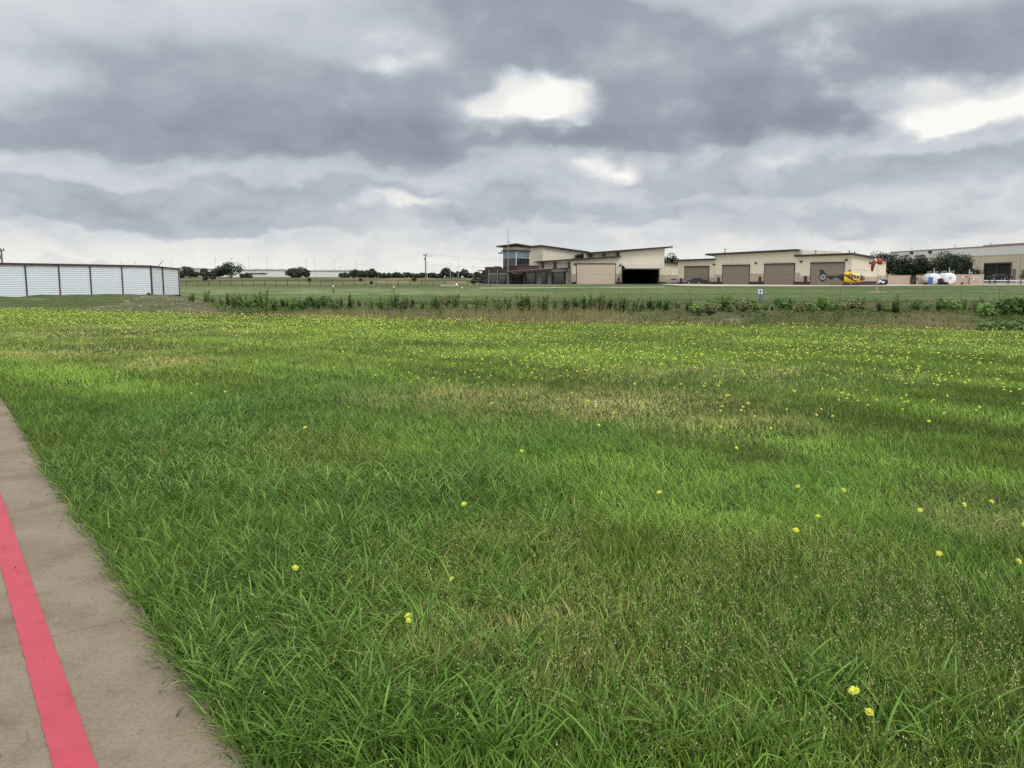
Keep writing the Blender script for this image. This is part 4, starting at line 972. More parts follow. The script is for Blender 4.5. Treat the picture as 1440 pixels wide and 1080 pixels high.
car('pickup_truck', 1401.5, 240, PICK, 5.4, 1.95, 'carblack', 'dark pickup parked by the open warehouse dock doors', 'pickup', math.radians(8), glass=PG, wheels=(-1.7, 1.75), gz=zat(392.6, 240)-.25)
car('suv', 1411.5, 243, SUV, 4.8, 1.9, 'carblack', 'dark car half hidden behind the pickup at the warehouse docks', 'car', math.radians(5), glass=SG, gz=zat(392.6, 243)-.25)
def trailer():
    p = fr_.p(fr_.s_(1003.3), 0, 3.2); z = zat(399.6, p.y); r = thing('utility_trailer', (p.x, p.y, z), 'small dark box trailer standing behind the black suv', 'trailer')
    d = Vector((math.cos(math.radians(-14)), math.sin(math.radians(-14)), 0)); n = Vector((-d.y, d.x, 0)); 
    def Q(u, v, w): return p+d*u+n*v+Vector((0, 0, z-p.z+w))
    def bx(mb, u0, u1, v0, v1, w0, w1): mb.hexa([Q(u0, v0, w0), Q(u1, v0, w0), Q(u1, v1, w0), Q(u0, v1, w0), Q(u0, v0, w1), Q(u1, v0, w1), Q(u1, v1, w1), Q(u0, v1, w1)])
    m = MB(); bx(m, -.9, .9, -.7, .7, .55, 1.25); m.build('box', 'heliblack', r)
    m = MB(); bx(m, -.95, .95, -.75, .75, .45, .54); bx(m, -1.9, -.95, -.06, .06, .45, .53); m.build('chassis', 'blackfence', r)
    for s in (-1, 1):
        m = MB(); m.tube([Q(0, s*.78, .32), Q(0, s*.98, .32)], .32, 14); m.build('wheel', 'tyre', r)
trailer()
def cart():
    D = 198; x = xat(1241, D); z = zat(399.8, D); r = thing('utility_cart', (x, D, z), 'small white utility cart with a black roof frame at the hangar corner', 'cart')
    m = MB(); m.box(x-.9, x+.3, D-.6, D+.6, z+.3, z+.75); m.box(x-.9, x-.45, D-.6, D+.6, z+.7503, z+1.0); m.build('body', 'carwhite', r)
    m = MB(); m.box(x-.3, x+.4, D-.5, D+.5, z+.76, z+1.15); m.build('seat', 'dark', r)
    m = MB()
    for u in (-.75, .95):
        for v in (-.55, .55): m.tube([(x+u, D+v, z+.4), (x+u*.9, D+v, z+1.9)], .05, 6)
    m.box(x-.85, x+1.05, D-.65, D+.65, z+1.9, z+2.0); m.build('roof_frame', 'dark', r)
    m = MB(); m.box(x+.35, x+1.1, D-.6, D+.6, z+.3, z+1.0); m.build('cargo_box', 'heliblack', r)
    for u in (-.6, .8):
        for s in (-1, 1):
            m = MB(); m.tube([(x+u, D+s*.5, z+.28), (x+u, D+s*.68, z+.28)], .28, 12); m.build('wheel', 'tyre', r)
cart()

# ------------------------------------------------------------------ helicopter
def helicopter():
    D = 190; o = at(1196.5, 401.2, D); root = thing('helicopter', o, 'yellow helicopter with a black tail boom parked on the apron', 'helicopter')
    hd = math.radians(-6); ca, sa = math.cos(hd), math.sin(hd)
    def P(u, v, w): return Vector((o.x+u*ca-v*sa, o.y+u*sa+v*ca, o.z+w))
    SEC = [(3.1, 1.42, 1.62, .08), (2.95, 1.15, 1.86, .34), (2.5, .86, 2.2, .58), (2.0, .74, 2.46, .70), (1.4, .66, 2.66, .76), (.7, .62, 2.80, .78), (.35, .62, 2.98, .78), (0, .62, 3.16, .78), (-.7, .62, 3.22, .76), (-1.3, .70, 3.06, .72), (-1.9, .86, 2.78, .62), (-2.4, 1.15, 2.56, .48), (-2.9, 1.62, 2.36, .32)]
    NS = 20
    def sec(u):
        for i in range(len(SEC)-1):
            a, b = SEC[i], SEC[i+1]
            if b[0] <= u <= a[0]:
                t = (a[0]-u)/(a[0]-b[0]); return [a[j]+(b[j]-a[j])*t for j in range(4)]
        return SEC[-1] if u < 0 else SEC[0]
    def surf(u, th, k=1.0):
        _, zb, zt, hw = sec(u); zc = (zb+zt)/2; hh = (zt-zb)/2; c, s = math.cos(th), math.sin(th); e = .75
        return P(u, hw*k*math.copysign(abs(c)**e, c), zc+hh*k*math.copysign(abs(s)**e, s))
    def loft(us, ths, k, close):
        m = MB(); vs = [surf(u, t, k) for u in us for t in ths]; n = len(ths); fs = []
        for i in range(len(us)-1):
            for j in range(n if close else n-1): fs.append((i*n+j, i*n+(j+1) % n, (i+1)*n+(j+1) % n, (i+1)*n+j))
        if close: fs += [tuple(range(n)), tuple(range((len(us)-1)*n, len(us)*n))[::-1]]
        m.add(vs, fs); return m
    full = [2*PI*i/NS for i in range(NS)]
    us = sorted({round(3.1-6.0*i/40, 3) for i in range(41)}, reverse=True)
    loft(us, full, 1, True).build('fuselage', 'heliyellow', root, True)
    lin = lambda a, b, n: [a+(b-a)*i/(n-1) for i in range(n)]
    for t0, t1 in ((-.55, 1.15), (PI-1.15, PI+.55)):
        loft(lin(2.92, 1.75, 8), lin(t0, t1, 9), 1.012, False).build('windshield', 'heliglass', root, True)
    loft(lin(2.85, 1.75, 8), lin(1.15, PI-1.15, 7), 1.012, False).build('windshield', 'whitepaint', root, True)
    for (u0, u1) in ((1.55, .95), (.85, .35), (.22, -.25), (-.4, -.75)):
        for mid in (0, PI):
            loft(lin(u0, u1, 4), lin(mid-.08, mid+.42, 5) if mid == 0 else lin(mid-.42, mid+.08, 5), 1.014, False).build('window', 'heliglass', root, True)
    for mid in (0, PI):                       # black stripe sweeping forward and down, thin pale line
        m = MB(); vs = []; fs = []
        for i in range(14):
            u = -2.5+i*.28; c = .75-.115*i; 
            for j in range(3):
                th = c-.20+.16*j; th = th if mid == 0 else PI-th; vs.append(surf(u, th, 1.012))
            if i:
                for j in range(2): fs.append((3*i-3+j, 3*i-2+j, 3*i+1+j, 3*i+j))
        m.add(vs, fs); m.build('stripe', 'heliblack', root, True)
    m = MB()
    for i in range(1): m = loft(lin(-1.75, -2.9, 6), full, 1.016, True)
    m.build('rear_cowl', 'heliblack', root, True)
    m = MB(); m.tube([P(-2.6, 0, 2.02), P(-3.6, 0, 2.02), P(-5.6, 0, 1.94)], [.40, .30, .22], 14); m.build('tail_boom', 'heliblack', root, True)
    # fin with round ducted rotor
    prof = [(-7.2, 1.85), (-7.0, 2.45), (-7.1, 3.55), (-6.35, 3.6), (-5.75, 2.55), (-5.35, 2.1), (-5.35, 1.75), (-5.8, 1.25), (-6.1, .85), (-6.75, .85), (-6.95, 1.3)]
    m = MB(); m.prism([P(u, -.12, w) for u, w in prof], P(0, .24, 0)-P(0, 0, 0)); m.build('tail_fin', 'heliblack', root)
    for sgn in (-1, 1):
        c = P(-6.32, sgn*.125, 1.88); n = (P(0, sgn*.02, 0)-P(0, 0, 0)); m = MB(); vs = []; fs = []
        for i in range(28):
            a = 2*PI*i/28; d = P(math.cos(a), 0, math.sin(a))-P(0, 0, 0)
            vs += [c+d*.40, c+d*.56, c+d*.56+n, c+d*.40+n]
            j = (i+1) % 28
            for k in range(4): fs.append((4*i+k, 4*i+(k+1) % 4, 4*j+(k+1) % 4, 4*j+k))
        m.add(vs, fs); m.build('rotor_duct_ring', 'rim', root)
        m = MB(); m.tube([c-n*.5, c+n*2.2], .14, 12); m.build('tail_rotor_hub', 'galv', root)
    m = MB(); m.prism([P(-4.2, -.9, 1.72), P(-4.7, -.9, 1.72), P(-4.7, .9, 1.72), P(-4.2, .9, 1.72)], (0, 0, .06))
    for s in (-1, 1): m.prism([P(-4.15, s*.9, 1.35), P(-4.75, s*.9, 1.35), P(-4.7, s*.9, 2.1), P(-4.35, s*.9, 2.1)], P(0, s*.05, 0)-P(0, 0, 0))
    m.build('stabiliser', 'heliblack', root)
    for s in (-1, 1):
        m = MB(); y = s*1.0; m.tube([P(-2.0, y, .10), P(1.7, y, .06), P(2.15, y, .13), P(2.3, y, .26)], .05, 8)
        for u in (-1.4, -.35, .55, 1.5): m.tube([P(u, s*.45, .72), P(u, y*.98, .08)], .045, 6)
        m.build('skid', 'brownbase', root, True)
    m = MB(); m.tube([P(-.45, 0, 3.0), P(-.45, 0, 3.42), P(-.45, 0, 3.5)], [.38, .24, .30], 14); m.build('rotor_hub', 'heliblack', root)
    for k in range(4):
        a = .35+k*PI/2; d = Vector((math.cos(a), math.sin(a), 0)); t = Vector((-d.y, d.x, 0)); m = MB(); c = P(-.45, 0, 3.48); vs = []
        for r, dz in ((.25, 0), (2.5, .02), (5.0, -.16)):
            q = c+d*r+Vector((0, 0, dz)); vs += [q-t*.14, q+t*.14, q+t*.14+Vector((0, 0, .035)), q-t*.14+Vector((0, 0, .035))]
        m.add(vs, [(0, 1, 2, 3)]+[(4*i+j, 4*i+(j+1) % 4, 4*i+4+(j+1) % 4, 4*i+4+j) for i in range(2) for j in range(4)]+[(8, 9, 10, 11)]); m.build('rotor_blade', 'trimgrey', root)
helicopter()

# ------------------------------------------------------------------ windsock
def windsock():
    D = 128; x = xat(1234, D); z0 = tz(x, D); r = thing('windsock', (x, D, z0), 'drooping orange windsock on an orange and white pole near the helicopter', 'windsock')
    zt = zat(365.2, D); zs = zat(393, D)
    m = MB(); m.tube([(x, D, zs), (x, D, zt)], .035, 8); m.build('upper_pole', 'galv', r)
    n = 5
    for i in range(n):
        a = z0+(zs-z0)*i/n; b = z0+(zs-z0)*(i+1)/n; m = MB(); m.tube([(x, D, a), (x, D, b)], .075, 8); m.build('pole_band', 'orange' if i % 2 == 0 else 'sockpale', r)
    m = MB(); m.box(x-1.2, x+1.2, D-1, D+1, z0-.2, z0+.07); m.build('base_slab', 'concrete_far', r)
    X = lambda px, py: Vector((xat(px, D), D, zat(py, D)))
    def ringseg(pts, rad, name, mm):
        m = MB(); m.tube(pts, rad, 14, False); o = m.build(name, mm, r, True); s = o.modifiers.new('s', 'SOLIDIFY'); s.thickness = .02
    a = X(1237, 368.2); b = X(1231.2, 366.3); c = X(1228, 368); d = X(1226.6, 372); e = X(1226, 376); f = X(1225.7, 381.6)
    ringseg([a, X(1234, 366.9), b], [.46, .45, .40], 'sock_mouth', 'sockorange')
    ringseg([b, (b+c)/2, c], [.40, .36, .33], 'sock_middle', 'sockpale')
    ringseg([c, d, e, f], [.33, .30, .24, .15], 'sock_tail', 'sockred')
    m = MB(); vs = []; k = 18
    m.tube([a+Vector((-.03, 0, 0)), a+Vector((.03, 0, 0))], .49, 18); m.build('hoop', 'sockorange', r)
windsock()

# ------------------------------------------------------------------ poles, wires, masts, fences, markers
def ubase(px, py, D):
    x = xat(px, D); return x, tz(x, D)
def utility_pole(px, ytop, D, lab, lamp=True, arm=True, yb=None, lean=0):
    x, z0 = ubase(px, 0, D); zt = zat(ytop, D); r = thing('utility_pole', (x, D, z0), lab, 'utility pole')
    m = MB(); m.tube([(x, D, z0-.3), (x+lean, D, zt)], [.16, .11], 10); m.build('pole', 'polewood', r)
    h = zt
    m = MB(); m.box(x+lean-.50, x+lean+.50, D-.16, D-.06, h-.28, h-.14); m.build('crossarm', 'polewood', r)
    for dx in (-.42, 0, .42):
        m = MB(); m.tube([(x+lean+dx, D-.11, h-.14 if dx else h), (x+lean+dx, D-.11, h+.12)], .05, 6); m.build('insulator', 'brown', r)
    m = MB(); m.tube([(x-.22, D-.1, h-1.35), (x-.22, D-.1, h-.85)], .15, 10); m.build('transformer', 'galv', r)
    if lamp:
        m = MB(); m.tube([(x, D, h-1.0), (x+.35, D, h-.55), (x+.75, D, h-.38), (x+1.25, D, h-.42)], .035, 6); a = m.build('lamp_arm', 'galv', r); m = MB(); m.box(x+1.1, x+1.65, D-.12, D+.12, h-.52, h-.38); m.build('lamp_head', 'galv', a)
    return x, h
px_, h_ = utility_pole(598.6, 357.3, 186, 'weathered wooden utility pole with a lamp arm left of the terminal')
utility_pole(4.8, 350, 110, 'utility pole rising behind the white shed at the left edge', lamp=False)
utility_pole(1018.5, 350, 290, 'utility pole top with crossarm showing above the row hangar roof', lamp=False)
def wire(a, b, sag, lab):
    r = MB(); pts = []
    for i in range(17):
        t = i/16; p = Vector(a)*(1-t)+Vector(b)*t; p.z -= sag*4*t*(1-t); pts.append(p)
    r.tube(pts, .018, 5); o = r.build('overhead_wire', 'galv'); tag(o, lab, 'wire', 'wires strung from the utility pole')
wire((px_+.42, 186, h_+.1), at(722, 366, 258), .35, 'thin overhead wire from the top of the pole to the terminal')
wire((px_+.42, 186, h_-2.2), at(707, 376.5, 250), .25, 'lower thin wire running from the pole towards the brick wing')
def light_pole(px, ytop, D, lab, hd=1):
    x, z0 = ubase(px, 0, D); zt = zat(ytop, D); r = thing('light_pole', (x, D, z0), lab, 'light pole', 'tall light poles beyond the far meadow')
    w = D/F*.30
    m = MB(); m.tube([(x, D, z0-.5), (x, D, zt)], [w, w*.7], 8); m.build('pole', 'palepole', r)
    m = MB(); m.box(x-w*5, x+w*5, D-.3, D+.3, zt-w*.6, zt+w*1.2); m.build('lamp_head', 'palepole', r)
FARL = 'tall pale light pole in the far car park left of the utility pole'
for px, yt in ((241.5, 369.5), (304, 363.5), (326.5, 363.5), (351, 362.5), (376, 364), (431, 364.5), (443, 366.5), (471, 366.5), (478.5, 375.5), (501.5, 367)): light_pole(px, yt, 520, FARL)
for px, yt, lab in ((633.2, 370.6, 'shorter pale light pole left of the tallest one, right of the utility pole'), (644.6, 363.7, 'tallest pale light pole right of the utility pole'), (665.7, 374, 'low pale light pole nearest the brick wing'), (703, 362.3, 'light pole rising directly behind the brick wing beside the glass tower'), (600.8, 369, 'slim pale light pole just right of the utility pole')): light_pole(px, yt, 420, lab)
for px, yt in ((172, 368.5), (191, 369)): light_pole(px, yt, 500, 'light pole head peeping over the roof of the white shed')
light_pole(1378.7, 365.3, 215, 'pale lamp post standing behind the masonry wall right of the tanks')
r = thing('antenna_mast', at(714.5, 399.8, 240), 'slim grey antenna mast in front of the glass tower', 'antenna'); m = MB(); p = at(714.5, 399.8, 240); zt = zat(320, 240)
m.tube([p, (p.x, p.y, zat(339, 240))], [.14, .11], 6); m.tube([(p.x, p.y, zat(339, 240)), (p.x, p.y, zt)], [.08, .05], 6); m.build('mast', 'galv', r)
m = MB(); z = zat(340, 240); m.box(p.x-.1, p.x+.45, p.y-.1, p.y+.1, z-.2, z+.1); z = zat(334.5, 240); m.box(p.x-.3, p.x+.3, p.y-.05, p.y+.05, z-.05, z+.05); m.build('bracket', 'galv', r)

def chain_fence(name, pts, sp, h, mm, lab, pr=.035, mesh=True, toprail=True, midrail=0):
    r = thing(name, (pts[0][0], pts[0][1], tz(*pts[0])), lab, 'fence'); L_ = 0; P = []
    for (x0, y0), (x1, y1) in zip(pts[:-1], pts[1:]):
        n = max(1, int(math.hypot(x1-x0, y1-y0)/sp))
        for i in range(n): P.append((x0+(x1-x0)*i/n, y0+(y1-y0)*i/n))
    P.append(pts[-1])
    for x, y in P:
        m = MB(); z = tz(x, y); m.tube([(x, y, z-.2), (x, y, z+h+.06)], pr, 6); m.build('post', mm, r)
    m = MB(); tops = [(x, y, tz(x, y)+h) for x, y in P]
    m.tube(tops, pr*.75, 5, False)
    m.build('top_rail', mm, r)
    if midrail:
        m = MB(); m.tube([(x, y, z-h+midrail) for x, y, z in tops], pr*.6, 5, False); m.build('lower_rail', mm, r)
    if mesh:                                # woven wire, drawn as sparse diagonal wires
        m = MB()
        for (a, b) in zip(tops[:-1], tops[1:]):
            n = mesh
            for i in range(n):
                t0, t1 = i/n, (i+1)/n
                p0 = Vector(a)*(1-t0)+Vector(b)*t0; p1 = Vector(a)*(1-t1)+Vector(b)*t1
                for u, v in ((p0, p1), (p1, p0)):
                    q = u-Vector((0, 0, h-.05)); w_ = .006
                    m.add([q+Vector((-w_, 0, 0)), q+Vector((w_, 0, 0)), v+Vector((w_, 0, 0)), v+Vector((-w_, 0, 0))], [(0, 1, 2, 3)])
        m.build('wire_mesh', mm, r)
    return r
D_ = 86
fpts = []
for px, D in ((1520, 76), (1300, 80), (1129, 86), (971, 92), (880, 95)): fpts.append((xat(px, D), D))
chain_fence('chain_link_fence', fpts, 3.15, 1.5, 'fencegrey', 'thin grey chain link fence behind the weeds in front of the helicopter', .03, 14, True, .35)
fpts = []
for px, D in ((870, 98), (700, 104), (560, 110), (420, 112), (330, 112)): fpts.append((xat(px, D), D))
chain_fence('wire_fence', fpts, 7., 1.25, 'fencegrey', 'sparse thin wire fence running behind the weeds left of the chain link', .022, 5)
fpts = []
for px, D in ((246, 190), (420, 188), (560, 188), (690, 190)): fpts.append((xat(px, D), D))
chain_fence('dark_fence', fpts, 2.45, 1.15, 'blackfence', 'dark post and rail fence across the far lawn left of the terminal', .07, 0, True, .15)
def marker(px, ytop, ybot, D, lab, mm='polewood'):
    x = xat(px, D); z0 = tz(x, D); r = thing('marker_post', (x, D, z0), lab, 'marker post'); m = MB(); zt = zat(ytop, D)
    m.tube([(x, D, z0-.2), (x, D, zt-.15)], .06, 7); m.build('post', mm, r); m = MB(); m.tube([(x, D, zt-.15), (x, D, zt), (x, D, zt+.1)], [.10, .12, .06], 8); m.build('cap', 'whitepaint', r)
marker(468.3, 402.2, 411, 118, 'dark marker post with a pale cap behind the weeds, left one', 'blackfence'); marker(553.5, 403.2, 412, 118, 'marker post with a pale cap below the utility pole, left of it', 'blackfence'); marker(649.5, 404.2, 407, 150, 'low marker post with a pale cap on the lawn right of the utility pole')
def hydrant():
    D = 184; x = xat(642, D); z = zat(400.2, D); r = thing('valve_cover', (x, D, z), 'small white cone marker beside the pale slab near the dark fence', 'marker'); m = MB(); m.tube([(x, D, z-.4), (x, D, z), (x, D, z+.35)], [.28, .25, .06], 10); m.build('cone', 'whitepaint', r); m = MB(); m.box(x-.32, x+.32, D-.32, D+.32, z-.46, z-.38); m.build('base', 'whitepaint', r)
    c = at(632, 401.6, 183); m = MB(); m.box(c.x-1.9, c.x+1.6, 181.5, 184.2, tz(c.x, 183)-.3, tz(c.x, 183)+.28); o = m.build('concrete_slab', 'concrete_far'); tag(o, 'flat pale concrete slab on the lawn beside the dark fence', 'slab')
hydrant()
def sign():
    D = 84; x = xat(1070, D); z0 = tz(x, D); r = thing('fence_sign', (x, D, z0), 'white sign with a blue figure on a short blue post at the chain link fence', 'sign'); zt = zat(406.8, D); zb = zat(413.2, D)
    m = MB(); m.box(x-.22, x+.22, D-.02, D+.02, zb, zt); b = m.build('panel', 'whitepaint', r)
    m = MB(); c = (zt+zb)/2; m.box(x-.04, x+.04, D-.035, D-.0205, zb+.05, zt-.16); m.box(x-.13, x+.13, D-.035, D-.0205, c-.02, c+.06); m.tube([(x, D-.035, zt-.10), (x, D-.0205, zt-.10)], .06, 10); m.build('emblem', 'blue', b)
    m = MB(); m.box(x-.07, x+.07, D+.021, D+.09, z0-.1, zt-.1); m.build('post', 'blue', r)
sign()

# ------------------------------------------------------------------ apron, lawn path
def sheet(name, pts, m_, dz=.03):
    m = MB(); P = []
    for px, py in pts:
        # march along the ray to the terrain
        r = ray(px, py); lo = 60.; best = None
        for i in range(2600):
            y = 60+i*.1; x = r[0]/r[1]*y; z = EYE+r[2]/r[1]*y
            if z <= tz(x, y)+dz: best = (x, y, tz(x, y)+dz); break
        if best is None: y = 200.; best = (r[0]/r[1]*y, y, tz(r[0]/r[1]*y, y)+dz)
        P.append(best)
    return P
def build_apron():
    # apron of pale concrete in front of the row hangar and the tanks, following the ground
    def band(name, edge_near, y1f, dz=.04, steps=60):
        vs = []; fs = []; m = MB(); n = 9
        for i in range(steps+1):
            t = i/steps; x0, y0 = edge_near(t)
            for j in range(n):
                x1, y1 = y1f(t); u = j/(n-1); x = x0+(x1-x0)*u; y = y0+(y1-y0)*u; vs.append((x, y, tz(x, y)+dz))
            if i:
                for j in range(n-1): fs.append(((i-1)*n+j, (i-1)*n+j+1, i*n+j+1, i*n+j))
        m.add(vs, fs); o = m.build(name, 'concrete_far', None, True); tag(o, None, None, None, 'structure')
    near = [(930, 236), (960, 186), (1000, 176), (1100, 176), (1240, 178), (1320, 196), (1480, 206)]
    far = [(930, 262), (1000, 262), (1100, 240), (1240, 226), (1320, 226), (1480, 226)]
    def lerp(lst, t):
        px = 930+(1480-930)*t; D = float(np.interp(px, [a for a, _ in lst], [b for _, b in lst])); return xat(px, D), D
    band('apron', lambda t: lerp(near, t), lambda t: lerp(far, t))
    def line(pxa, pxb, Da, Db, w):
        f = lambda q: (lambda t: (xat(pxa+(pxb-pxa)*t, Da+(Db-Da)*t+q), Da+(Db-Da)*t+q)); return f(0), f(w)
    a, b = line(676, 935, 150, 160, 5.0); band('lawn_path', a, b, .05)
build_apron()

# ------------------------------------------------------------------ trees, bushes and weeds
def crown_mesh(mb, clumps, n, leaf, rnd, flat=.8):
    tot = sum(r**2 for _, r in clumps)
    for c, r in clumps:
        for _ in range(max(8, int(n*r*r/tot))):
            while True:
                d = Vector((rnd.uniform(-1, 1), rnd.uniform(-1, 1), rnd.uniform(-1, 1)))
                if .05 < d.length < 1: break
            d = d.normalized()*(d.length**.45)*rnd.uniform(.75, 1.12)
            p = Vector(c)+Vector((d.x*r, d.y*r, d.z*r*flat))
            nrm = (d.normalized()+Vector((rnd.gauss(0, .55), rnd.gauss(0, .55), rnd.gauss(.3, .5)))).normalized()
            u = nrm.orthogonal().normalized(); u = Matrix.Rotation(rnd.uniform(0, 6.3), 3, nrm) @ u; w = nrm.cross(u); s = leaf*rnd.uniform(.6, 1.35)
            mb.add([p-u*s*.6, p+w*s*.34-u*s*.05, p+u*s*.6, p-w*s*.34-u*s*.05], [(0, 1, 2, 3)])
def tree(px, ytop, wpx, D, lab, group, mm='treedark', n=1400, yb=None, name='tree', seed=0, trunk=.25, leafk=1., low=False, z0=None):
    rnd = random.Random(int(px*13+seed)); x = xat(px, D); z = tz(x, D) if z0 is None else z0
    H = zat(ytop, D)-z; R = wpx/F*D/2
    root = thing(name, (x, D, z), lab, 'bush' if name == 'bush' else 'tree', group)
    cl = []; cz0 = .16*H if low else trunk*H
    K = 9 if not low else 6
    for i in range(K):
        a = rnd.uniform(0, 6.3); rr = R*rnd.uniform(.25, .68); zz = z+cz0+(H-cz0)*rnd.uniform(.22, .72); cr = min(R*.55, (H-cz0)*.42)*rnd.uniform(.65, 1.05)
        zz = min(zz, z+H-cr*.8)
        cl.append(((x+math.cos(a)*rr, D+math.sin(a)*rr*.8, zz), cr))
    cr = min(R*.55, (H-cz0)*.40); cl.append(((x+rnd.uniform(-.2, .2)*R, D, z+H-cr*.75), cr)); cl.append(((x, D, z+cz0+(H-cz0)*.4), min(R*.75, (H-cz0)*.5)))
    for s in (-1, 1): cl.append(((x+s*R*.62, D, z+cz0+(H-cz0)*rnd.uniform(.3, .5)), R*.40))
    m = MB(); crown_mesh(m, cl, n, leafk*max(.16, D/F*2.1), rnd); m.build('crown', mm, root)
    if not low:
        m = MB(); tr = max(.12, H*.028); m.tube([(x, D, z-.3), (x+.05*R, D, z+cz0), (x+.1*R, D, z+H*.6)], [tr, tr*.75, tr*.3], 8)
        for c, r in cl[:5]: m.tube([(x+.04*R, D, z+cz0*.9), (Vector((x, D, z+cz0))*.5+Vector(c)*.5), c], [tr*.5, tr*.35, tr*.12], 6)
        m.build('trunk', 'bark', root)
    return root
tree(1239, 353.8, 58, 232, 'dark oak whose crown shows directly behind the right end of the row hangar', None, n=6000, trunk=.12)
tree(1270, 358, 34, 236, 'smaller dark oak between the hangar end and the biggest oak', None, n=3600, trunk=.12)
tree(1291, 357, 36, 235, 'dark oak just left of the biggest oak in front of the warehouse', None, n=4000, trunk=.12)
tree(1330, 353.3, 58, 232, 'biggest dark round oak rising behind the white fuel tanks', None, n=7500, trunk=.12)
tree(1354, 360, 26, 234, 'narrow dark oak at the right shoulder of the biggest oak', None, n=3000, trunk=.1)
tree(1371, 375.5, 22, 230, 'small loose tree behind the masonry wall in front of the warehouse', None, n=500, trunk=.2)
tree(1446, 374, 26, 240, 'small dark tree cut off by the right edge of the photo', None, n=500, trunk=.15)
tree(943.5, 355, 27, 300, 'dark tree showing between the two hangars above the link roof', None, n=1100, trunk=.3)
# far tree line on the left
FT = 'dark tree in the long far tree line'
specs = [(266, 374.5, 24), (288, 377, 14), (300, 380.5, 18), (253, 381, 12), (309, 373.5, 18), (325, 367.5, 26), (346, 383.5, 14), (412, 376.5, 18), (422, 375, 18), (430, 378, 10)]
labs = ['low dark tree right behind the end of the white shed', None, None, None, 'dark tree joined to the left side of the tallest far tree', 'tallest dark far tree to the right of the white shed', None, 'left half of the dark rounded pair between the two pale far warehouses', 'middle one of the dark rounded clump between the two pale far warehouses', None]
for (px, yt, w), lb in zip(specs, labs): tree(px, yt, w*1.3, 430, lb or 'low dark tree in the far tree line between the white shed and the pale warehouses', 'trees of the far tree line', 'treefar', 1300, trunk=.06)
rnd = random.Random(4)
for px, yt, w in ((484, 383, 14), (498, 379, 14), (507, 380, 16), (518, 379.5, 18), (525, 377, 12), (535, 383, 16), (547, 383.5, 16), (559, 382.5, 14), (572, 383, 16), (584, 384.5, 16), (592, 383.5, 12), (606, 383.5, 16), (616, 385, 14), (627, 375.5, 15), (634, 381, 12), (643, 381.5, 10), (652.5, 378, 14), (661, 384, 14), (670, 382, 12), (678, 384, 12)):
    lb = {627: 'taller dark tree right of the utility pole in the far tree line', 652.5: 'rounded dark tree right of the tallest light pole in the far tree line'}.get(px, 'dark tree in the low tree line on either side of the utility pole')
    tree(px, yt, w*1.15, 430, lb, 'trees of the far tree line', 'treefar', 1000, trunk=.06)
tree(667, 388, 13, 215, 'small bushy tree left of the brick wing', None, 'treefar', 350, trunk=.1, z0=-.1); tree(677, 385.5, 12, 212, 'small bushy tree beside the porch of the brick wing', None, 'treefar', 350, trunk=.1, z0=-.1)
for px, yt, w, lb in ((289, 386.5, 8, 'left one of two round dark bushes in the far meadow right of the shed'), (300, 384.5, 9, 'right one of two round dark bushes in the far meadow right of the shed'), (582, 390.5, 7, 'round dark bush in the far meadow left of the utility pole'), (435, 391, 5, 'small dark bush alone in the far meadow'), (507, 391, 5, 'small dark bush in the meadow below the far tree line'), (522, 395, 4, 'tiny dark bush close to the dark fence')):
    D = 300 if yt < 392 else 230; x = xat(px, D); tree(px, yt, w, D, lb, None, 'treefar', 200, name='bush', low=True)
# pale far warehouses
def far_building(p0, p1, yt, yb, D, lab, extra=()):
    x0, x1 = xat(p0, D), xat(p1, D); z0 = tz((x0+x1)/2, D)-1; zt = zat(yt, D); r = thing('far_warehouse', (x0, D, z0), lab, 'warehouse'); m = MB(); m.box(x0, x1, D, D+60, z0, zt); m.build('wall', 'whgrey', r)
    m = MB(); m.box(x0-.3, x1+.3, D-.4, D+60, zt, zt+.7); m.build('roof_edge', 'galv', r)
    for a, b, y0, y1, mm in extra:
        m = MB(); m.box(xat(a, D), xat(b, D), D-.7, D-.01, zat(y1, D), zat(y0, D)); m.build('dock_band', mm, r)
    for k in range(3):
        c = x0+(x1-x0)*(.3+.25*k); m = MB(); m.box(c-2, c+2, D+5, D+9, zt+.7, zt+1.7); m.build('rooftop_unit', 'whgrey', r)
far_building(336, 406, 380.2, 389, 640, 'long pale far warehouse between the two dark tree clumps', [(348, 376, 383.8, 384.9, 'brown')])
far_building(432, 500, 381.4, 389, 660, 'pale beige far warehouse right of the dark rounded tree clump')
far_building(249, 262, 378, 388, 600, 'pale far shed seen between trees beside the white metal shed')
def far_car(px, D, mm, lab):
    x = xat(px, D); z = tz(x, D); r = thing('parked_truck', (x, D, z), lab, 'truck', 'white trucks parked by the far tree line'); m = MB(); m.box(x-2.4, x+1.4, D, D+2.4, z+.8, z+3.4); m.build('cargo_box', mm, r); m = MB(); m.prism([(x+1.5, D, z+.8), (x+3.2, D, z+.8), (x+3.2, D, z+1.8), (x+2.6, D, z+2.7), (x+1.5, D, z+2.7)], (0, 2.3, 0)); m.build('cab', mm, r)
    for u in (-1.4, 2.3): m = MB(); m.tube([(x+u, D-.05, z+.5), (x+u, D+2.4, z+.5)], .5, 10); m.build('wheel', 'tyre', r)
for px, lb in ((270, 'white truck parked right behind the shed end trees'), (580.5, 'white truck in the tree line left of the utility pole'), (593.5, 'white truck just left of the utility pole'), (623.5, 'white truck right of the utility pole'), (638, 'white truck under the tallest light pole')): far_car(px, 600, 'carwhite', lb)

